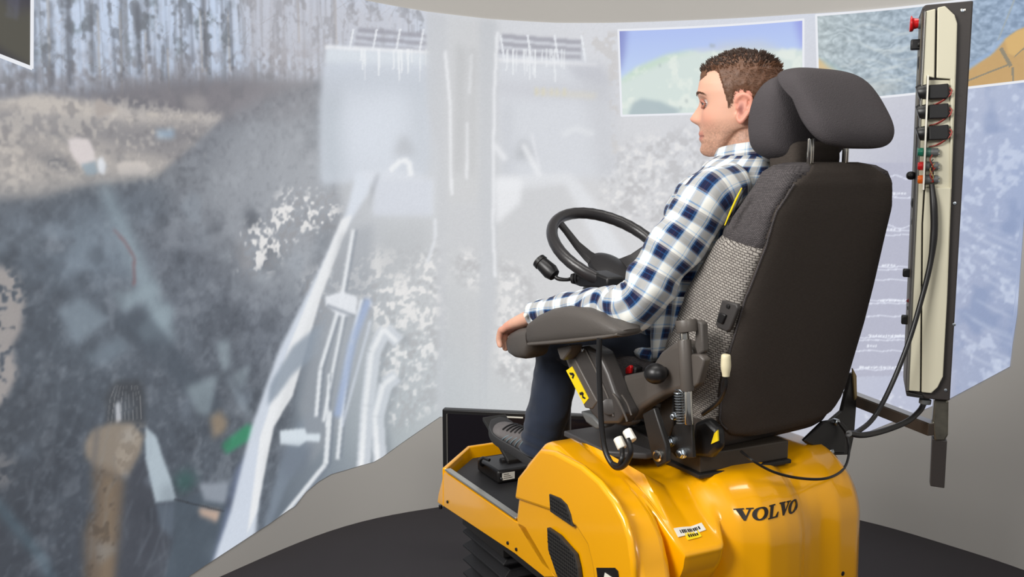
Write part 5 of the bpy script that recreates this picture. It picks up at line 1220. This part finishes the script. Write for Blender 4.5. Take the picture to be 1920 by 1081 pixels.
cr, nv_, lb_, tq = (226, 226, 220), (22, 30, 62), (156, 186, 216), (36, 78, 126)
stA = [(0, cr), (.30, cr), (.33, lb_), (.37, cr), (.42, lb_), (.47, tq), (.54, nv_), (.70, (70, 40, 60)), (.72, nv_), (.84, tq), (.93, lb_), (.965, cr)]
stB = [(0, cr), (.26, cr), (.29, lb_), (.34, cr), (.44, (110, 106, 116)), (.52, nv_), (.66, tq), (.70, nv_), (.88, (104, 100, 112)), (.93, lb_), (.97, cr)]
r1, r2 = bandramp(sx.outputs[0], .15, .058, stA), bandramp(sx.outputs[1], .1, .058, stB)
mx = nt.nodes.new('ShaderNodeMix'); mx.data_type = 'RGBA'; mx.inputs['Factor'].default_value = .5; nt.links.new(r1, mx.inputs['A']); nt.links.new(r2, mx.inputs['B']); nt.links.new(mx.outputs['Result'], bs.inputs['Base Color'])
tn = nt.nodes.new('ShaderNodeTexNoise'); tn.inputs['Scale'].default_value = 900; tcn = nt.nodes.new('ShaderNodeTexCoord'); nt.links.new(tcn.outputs['Object'], tn.inputs['Vector'])
tb = nt.nodes.new('ShaderNodeBump'); tb.inputs['Strength'].default_value = .3; tb.inputs['Distance'].default_value = .0006; nt.links.new(tn.outputs['Fac'], tb.inputs['Height']); nt.links.new(tb.outputs['Normal'], bs.inputs['Normal'])
def cloth(rings, amp=.005, sc=14, fold=None):
    cs = [np.mean(np.array(r), 0) for r in rings]; out_ = []
    for i, r in enumerate(rings):
        rr_ = []
        for p in r:
            d = p - cs[i]; L = np.linalg.norm(d); d = d / (L + 1e-9)
            q = Vector(p * sc); a = amp * (noise.noise(q) * 1.2 + .6 * noise.noise(q * 2.3)); 
            if fold: a += fold(i / (len(rings) - 1), p, d)
            rr_.append(p + d * a)
        out_.append(rr_)
    return out_
def resample(pts, rads, n):
    P_, R_ = catmull([np.array(p, float) for p in pts], list(rads), n); return P_, R_
shirt = MB()
# trunk rings
TS = [(1.035, 1.80, .188, .138), (1.06, 1.795, .190, .140), (1.12, 1.785, .188, .138), (1.20, 1.76, .184, .133), (1.28, 1.73, .190, .132), (1.36, 1.70, .200, .134), (1.43, 1.672, .205, .128), (1.485, 1.652, .196, .112), (1.512, 1.640, .172, .098), (1.540, 1.632, .130, .084), (1.566, 1.628, .086, .074), (1.574, 1.628, .074, .070)]
zs_ = np.concatenate([np.linspace(1.035, 1.48, 60), np.linspace(1.485, 1.574, 20)])
tr = [ellring(CH.w(PC, np.interp(z, [q[0] for q in TS], [q[1] for q in TS]), z), np.interp(z, [q[0] for q in TS], [q[2] for q in TS]), np.interp(z, [q[0] for q in TS], [q[3] for q in TS]), 96) for z in zs_]
def tfold(t, p, d):
    z = p[2]; return .006 * math.sin(z * 95 + 3 * noise.noise(Vector(p * 9))) * sm((1.30 - z) / .12) + .004 * math.sin(z * 60 + p[0] * 60)
shirt.loft(cloth(tr, .006, 12, tfold), cap=False)
# sleeves: upper arm and forearm as one bent tube
for s_, e_, w_, sd_ in ((shL, elL, wrL, 1), (shR, elR, wrR, -1)):
    s0_ = s_ + CH.R * .085 * sd_ + ez * .030
    low_e = e_ + ez * -.012
    path = [s0_, s_ + ez * .004, s_ * .70 + e_ * .30, s_ * .35 + e_ * .65, low_e * .93 + s_ * .07, low_e * .86 + w_ * .14, e_ * .6 + w_ * .4, e_ * .25 + w_ * .75, e_ * .06 + w_ * .94]
    rad = [.052, .062, .064, .061, .058, .056, .049, .042, .036]
    P_, R_ = resample(path, rad, 12); rg_ = rings_of(P_, R_, 72, 1.0, np.array([0, 0, 1.0]) if 0 else CH.F)
    def sfold(t, p, d, e_=e_):
        dd = np.linalg.norm(p - e_); k = math.exp(-(dd / .07) ** 2); return .006 * k * math.sin((p @ CH.F) * 130 + p[2] * 70) + .003 * math.sin(t * 46 + 4 * noise.noise(Vector(p * 10))) * sm(t * 3)
    shirt.loft(cloth(rg_, .006, 13, sfold), cap=False)
o = shirt.build('shirt', PLAID, PN, angle=180); sdm = o.modifiers.new('Solid', 'SOLIDIFY'); sdm.thickness = .0022; sdm.offset = -1
# shirt tail hanging over the hip
tail = MB(); rg_ = []
for i in range(26):
    t = i / 25; a0 = cp(1228 + 62 * (1 - t), 556 + 40 * (1 - t) + 0 * t, 1.585); ring = []
    for j in range(30):
        u = j / 29; x = 1292 - 76 * u + 18 * math.sin(u * 3) * (1 - t); y = 560 + 105 * t - 8 * u + 16 * u * t
        ring.append(cp(x, y, 1.612 - .030 * math.sin(u * 3.1) * (1 - .3 * t)) + CH.R * (-.008 * math.sin(u * 15 + t * 2)))
    rg_.append(ring)
tail.loft(rg_, cap=False, closed=False); o = tail.build('shirt_tail', PLAID, PN, angle=180); sdm = o.modifiers.new('Solid', 'SOLIDIFY'); sdm.thickness = .002
# collar and cuffs with a button
cb = CH.w(PC, 1.632, 1.545); rg_ = []
for t, gr, dz in ((0, .002, -.010), (.3, .004, .012), (.6, .008, .036), (.8, .013, .040), (.9, .018, .028), (1, .022, .006), (1.02, .024, -.010)):
    rg_.append([cb + ez * (dz + .012 * math.cos(a - math.pi * 1.5) ) + (CH.R * math.cos(a) * (.068 + gr) + CH.F * math.sin(a) * (.066 + gr)) for a in np.linspace(0, 2 * math.pi, 49)[:-1]])
o = MB().loft(rg_, cap=False).build('collar', PLAID, PN, angle=180); sdm = o.modifiers.new('Solid', 'SOLIDIFY'); sdm.thickness = .002
for e_, w_ in ((elL, wrL), (elR, wrR)):
    P_, R_ = resample([e_ * .20 + w_ * .80, e_ * .12 + w_ * .88, w_ * 1.0], [.0405, .0405, .0375], 5)
    cu = MB().loft(cloth(rings_of(P_, R_, 48, .92, CH.F), .002, 20), cap=False).build('cuff', PLAID, PN, angle=180); sdm = cu.modifiers.new('Solid', 'SOLIDIFY'); sdm.thickness = .003
    if e_ is elL:
        p = cp(1009, 588, 1.425) - CH.R * .042; MB().cyl(p + CH.R * .004, p - CH.R * .001, .0055, 14).build('button', WLAB, cu)

# jeans
jn = MB()
jn.loft(cloth([ellring(CH.w(PC, f, z), a, b_, 64) for z, f, a, b_ in [(1.045, 1.80, .14, .11), (1.06, 1.80, .172, .135), (1.10, 1.795, .178, .138), (1.16, 1.78, .172, .13)]], .003, 14))
for h_, k_, a_ in ((hipL, knL, anL), (hipR, knR, anR)):
    P_, R_ = resample([h_ - CH.F * .03, h_ * .6 + k_ * .4, h_ * .2 + k_ * .8 - ez * .004, k_ + CH.F * .014 - ez * .02, k_ * .72 + a_ * .28 + CH.F * .006, k_ * .4 + a_ * .6, k_ * .12 + a_ * .88 + CH.F * .006, a_ - ez * .008 + CH.F * .004], [.088, .080, .068, .064, .061, .059, .057, .056], 10)
    def jfold(t, p, d, k_=k_, a_=a_): return .004 * math.exp(-(np.linalg.norm(p - k_) / .06) ** 2) * math.sin(p[2] * 150) + .005 * math.exp(-(np.linalg.norm(p - a_) / .08) ** 2) * math.sin(p[2] * 180 + p[0] * 50)
    jn.loft(cloth(rings_of(P_, R_, 56, 1.0, CH.R), .004, 16, jfold), cap=False)
o = jn.build('jeans', JEAN, PN, angle=180); sdm = o.modifiers.new('Solid', 'SOLIDIFY'); sdm.thickness = .0025; sdm.offset = -1

# shoes
def shoe(heel, toe, outer):
    d = toe - heel; L = np.linalg.norm(d); d /= L; rt = CH.R - d * (CH.R @ d); rt /= np.linalg.norm(rt); up_ = np.cross(rt, d); up_ = up_ if up_[2] > 0 else -up_
    prof = [(0, .018, .030, .045), (.04, .031, .044, .07), (.15, .034, .066, .085), (.30, .034, .074, .088), (.42, .037, .060, .070), (.55, .042, .046, .056), (.70, .046, .036, .046), (.82, .045, .029, .040), (.92, .038, .023, .032), (.98, .024, .017, .022), (1, .012, .012, .014)]
    rg_ = []
    for t in np.linspace(0, 1, 34):
        hw, h1, h2 = (float(np.interp(t, [q[0] for q in prof], [q[k] for q in prof])) for k in (1, 2, 3)); c = heel + d * L * t
        rg_.append([c + rt * math.cos(a) * hw * (1 - .25 * max(0, math.sin(a)) ** 2) + up_ * (.006 + (h2 * (.5 + .5 * math.sin(a)))) for a in np.linspace(0, 2 * math.pi, 33)[:-1]])
    up = MB().loft(rg_).build('shoe', SHOE, PN, angle=70)
    rg_ = []
    for t in np.linspace(-.01, 1.02, 26):
        hw = float(np.interp(t, [q[0] for q in prof], [q[1] for q in prof])) + .005; c = heel + d * L * t; z0 = .016 * sm((t - .75) / .3)
        rg_.append([c + rt * a * hw + up_ * (b_ + z0) for a, b_ in ((-1, .026), (-1.03, .012), (-.9, -.006), (.9, -.006), (1.03, .012), (1, .026))])
    MB().loft(rg_).build('sole', SOLE, up, bevel=.002, angle=50)
    for k in range(6):
        t = .36 + k * .07; hw, h2 = (float(np.interp(t, [q[0] for q in prof], [q[i] for q in prof])) for i in (1, 3)); c = heel + d * L * t
        MB().tube([c + rt * math.cos(a) * (hw * .8 + .004) + up_ * (.007 + h2 * (.5 + .5 * math.sin(a)) + .002) for a in np.linspace(math.radians(40), math.radians(140), 9)], .0022, 6).build('lace', BLK2, up)
    for k in range(5):
        t = .34 + k * .075; hw, h2 = (float(np.interp(t, [q[0] for q in prof], [q[i] for q in prof])) for i in (1, 3)); c = heel + d * L * t
        for sgn in (outer,):
            MB().tube([c + d * (.02 * i / 6) * -1 + rt * sgn * math.cos(a) * (hw * (1 - .25 * max(0, math.sin(a)) ** 2) + .0008) + up_ * (.006 + h2 * (.5 + .5 * math.sin(a))) for i, a in enumerate(np.linspace(math.radians(-25), math.radians(50), 7))], .0022, 6, flat=.6).build('stripe', STRIPE, up)
    return up
shoe(cp(1016, 872, 1.56), cp(926, 806, 1.52), -1)
shoe(anR + CH.F * -.03 - ez * .085, anR + CH.F * .22 - ez * .03, -1)

# ------------------------------------------------------------------ control box on the bracket at the right
BT = thing('control_box', BX.F_(1740, 740, 2.47), 'tall narrow beige and dark brown control box mounted upright at right of seat', 'control panel')
FB = 2.45
bf = lambda pts, f=FB: [BX.F_(x, y, f) for x, y in pts]
def bpris(nm, pts, f, d, m, bv=.002, parent=None, **k): return MB().prism(bf(pts, f), BX.F * d).build(nm, m, parent or BT, bevel=bv, smooth=False, **k)
bpris('back_frame', [(1735, 9), (1825, 1), (1781, 751), (1730, 747), (1700, 738), (1698, 732), (1732, 20), (1728, 16)], FB, .16, DFRAME, .003)
bpris('enclosure', [(1736, 21), (1754, 16), (1752, 146), (1738, 143), (1737, 160), (1732, 350), (1728, 420), (1725, 734), (1703, 732)], FB - .012, .012, BEIGE)
bpris('enclosure', [(1758, 14), (1772, 11), (1790, 28), (1795, 44), (1793, 120), (1790, 200), (1784, 360), (1776, 560), (1768, 706), (1758, 726), (1746, 737), (1728, 735), (1731, 420), (1735, 352), (1782, 352), (1782, 148), (1756, 146)], FB - .012, .012, BEIGE)
bpris('inner_plate', [(1741, 150), (1786, 150), (1784, 356), (1735, 352)], FB - .004, .004, BEIGE, .001)
bpris('edge_trim', [(1734, 21), (1737, 21), (1704, 733), (1700, 733)], FB - .014, .05, mat('steel_trim', (120, 118, 112), .4, .7), .001)
bpris('front_lip', [(1728, 24), (1733, 22), (1702, 725), (1697, 722)], FB + .03, .12, mat('brown_panel', (84, 76, 62), .5), .001)
bpris('cover_edge', [(1739, 141), (1742, 141), (1733, 356), (1730, 356)], FB - .03, .018, WLAB, .0005)
bpris('bottom_lip', [(1698, 734), (1730, 741), (1732, 747), (1700, 742)], FB - .012, .15, BLK, .001)
for x, y in ((1805, 20), (1790, 381), (1789, 608), (1773, 731)):
    p = BX.F_(x, y, FB); MB().cyl(p + BX.F * .003, p - BX.F * .002, .0038, 12).build('screw', ZINC, BT)
for dx in (-2, 4):
    p = BX.F_(1803 + dx, 20, FB - .0005); MB().prism([p, p + BX.R * .004, p + BX.R * .004 + ez * .004, p + ez * .004], -BX.F * .0008).build('frame_marking', WLAB, BT, smooth=False)
def side(x0, y0, x1, y1, rad, nm, m, f=FB + .05, r2=None, n=24, parent=None):
    return MB().cyl(BX.F_(x0, y0, f), BX.F_(x1, y1, f), rad, n, r2).build(nm, m, parent or BT)
# emergency stop
es = side(1732, 44, 1722, 44, .0125, 'stop_collar', GREYP)
MB().tube([BX.F_(1722, 44, FB + .05), BX.F_(1714, 44.5, FB + .05), BX.F_(1710, 45, FB + .05), BX.F_(1707, 45, FB + .05), BX.F_(1706, 45, FB + .05)], [.011, .0125, .018, .0185, .015], 28, 3).build('stop_button', RED, es)
def knob(x, y, sz, f=FB + .05, nm='square_knob'):
    p = BX.F_(x, y, f); MB().prism([p - BX.R * sz - ez * sz, p + BX.R * sz * .9 - ez * sz, p + BX.R * sz * .9 + ez * sz, p - BX.R * sz + ez * sz], BX.F * .022).build(nm, BLK2, BT, bevel=.003)
knob(1718, 83, .0122); knob(1701, 512, .0098); knob(1699, 600, .0108)
for x, y in ((1719, 83), (1706, 512), (1704, 600)): side(x + 10, y, x + 2, y, .006, 'knob_shaft', BLK)
for x, y, h_ in ((1726, 118, .018), (1726, 160, .018), (1714, 380, .014), (1714, 415, .012)):
    p = BX.F_(x, y, FB + .06); MB().blob(p, (BX.R * .008, BX.F * .02, ez * h_), .8, .8, 20, 12).build('round_gauge', BLK2, BT)
p = BX.F_(1710, 566, FB + .05); MB().tube([p + BX.R * .006, p - BX.R * .004, p - BX.R * .005 + ez * -.002], [.008, .012, .010], 14).build('toggle', mat('dark_red', (120, 30, 34), .4), BT)
MB().tube([p - ez * .012 + BX.R * .004, p - ez * .016 - BX.R * .010], [.008, .004], 12).build('toggle_lever', BLK2, BT)
# three round instruments with black bodies at the open section
for y in (172, 209, 249):
    c0 = BX.F_(1740, y, FB + .0); 
    MB().tube([BX.F_(1720, y + 3, FB - .002), BX.F_(1723, y + 2, FB - .002), BX.F_(1733, y + 1, FB - .002), BX.F_(1739, y, FB - .002)], [.016, .0185, .0195, .020], 24).build('gauge_bezel', BLK2, BT)
    g_ = bpris('gauge_body', [(1741, y - 13), (1760, y - 14), (1779, y - 16), (1780, y + 6), (1776, y + 13), (1742, y + 14)], FB - .022, .030, BLK2, .003)
    for dy in (-5, 2): side(1782, y + dy, 1776, y + dy, .0018, 'terminal', ZINC, FB - .012, n=8, parent=g_)
    for k, (xa, ya, xb, yb) in enumerate([(1781, y - 8, 1764, y + 20), (1779, y - 2, 1756, y + 22)]):
        MB().tube([BX.F_(xa, ya, FB - .016), BX.F_(xa + 3, (ya + yb) / 2 - 4, FB - .020), BX.F_(xb, yb, FB - .012), BX.F_(xb - 14, yb + 4, FB - .008)], .0013, 6, 6).build('wire', TUBE, g_)
for y, m in ((285, GREEN), (311, RED), (336, ORANGE)):
    pl_ = side(1720, y, 1731, y, .0115, 'pilot_lens', m, FB - .006)
    side(1733, y, 1745, y, .0105, 'pilot_collar', GREYP if y != 285 else mat('teal_collar', (70, 110, 100), .4), FB - .008, parent=pl_)
    side(1745, y, 1759, y, .0095, 'pilot_socket', GREYP, FB - .010, parent=pl_)
    for dy in (-3, 4): side(1757, y + dy, 1762, y + dy, .002, 'terminal', ZINC, FB - .012, n=8, parent=pl_)
for k in range(4):
    MB().tube([BX.F_(1748 + k * 2, 290 + k * 8, FB - .018), BX.F_(1744, 300 + k * 9, FB - .022), BX.F_(1750, 316 + k * 8, FB - .020), BX.F_(1745, 340, FB - .016)], .0013, 6, 6).build('wire', [TUBE, BLK2, mat('wire_tan', (170, 140, 90), .5)][k % 3], BT)
MB().blob(BX.F_(1708, 329, FB + .03), (BX.R * .011, BX.F * .012, ez * .010), .9, .8, 18, 12).build('black_cap', BLK2, BT)
# gland and cables
side(1735, 748, 1734, 756, .014, 'cable_gland', GREYP, FB + .02)
MB().tube([BX.F_(1747, 345, FB - .018), BX.F_(1751, 390, FB - .024), BX.F_(1751, 440, FB - .026), BX.F_(1744, 495, FB - .03), BX.F_(1728, 560, FB - .04), BX.F_(1704, 640, FB - .06), BX.F_(1672, 720, FB - .09), BX.F_(1640, 780, FB - .14), BX.F_(1612, 806, FB - .22), BX.F_(1590, 815, FB - .30)], [.0062, .0085, .0085, .0066, .0060, .0058, .0056, .0056, .0056, .0056], 12, 8).build('black_cable', BLK2, BT)
MB().tube([BX.F_(1734, 752, FB + .02), BX.F_(1724, 770, FB + .0), BX.F_(1700, 790, FB - .05), BX.F_(1660, 806, FB - .12), BX.F_(1620, 815, FB - .22), BX.F_(1592, 812, FB - .30)], .0068, 12, 8).build('black_cable', BLK2, BT)
# mounting post and arm
bpris('post_clamp', [(1752, 748), (1779, 751), (1778, 815), (1772, 826), (1752, 826), (1748, 790)], FB + .02, .04, STEEL, .004)
bpris('mounting_post', [(1748, 822), (1776, 826), (1771, 915), (1744, 911)], FB + .024, .032, DFRAME, .002)
bpris('mounting_post', [(1752, 742), (1778, 744), (1778, 756), (1752, 755)], FB + .03, .03, DFRAME, .002)
a, b_ = BX.F_(1750, 805, FB + .02), CH.F_(1588, 742, 1.62)
d = b_ - a; L = np.linalg.norm(d); d /= L; s_ = np.cross(d, ez); s_ /= np.linalg.norm(s_); u_ = np.cross(s_, d)
u_ = u_ if u_[2] > 0 else -u_
MB().prism([a + u_ * .015 + s_ * .015, a + u_ * .015 - s_ * .015, a - u_ * .015 - s_ * .015, a - u_ * .015 + s_ * .015], d * L).build('mounting_arm', mat('arm_brown', (74, 64, 56), .4, .2), BT, bevel=.002, smooth=False)
MB().prism([a + u_ * .0155 + s_ * .013, a + u_ * .0155 - s_ * .013, a + u_ * .017 - s_ * .013, a + u_ * .017 + s_ * .013], d * L * .95).build('arm_strip', ALU, BT, smooth=False)
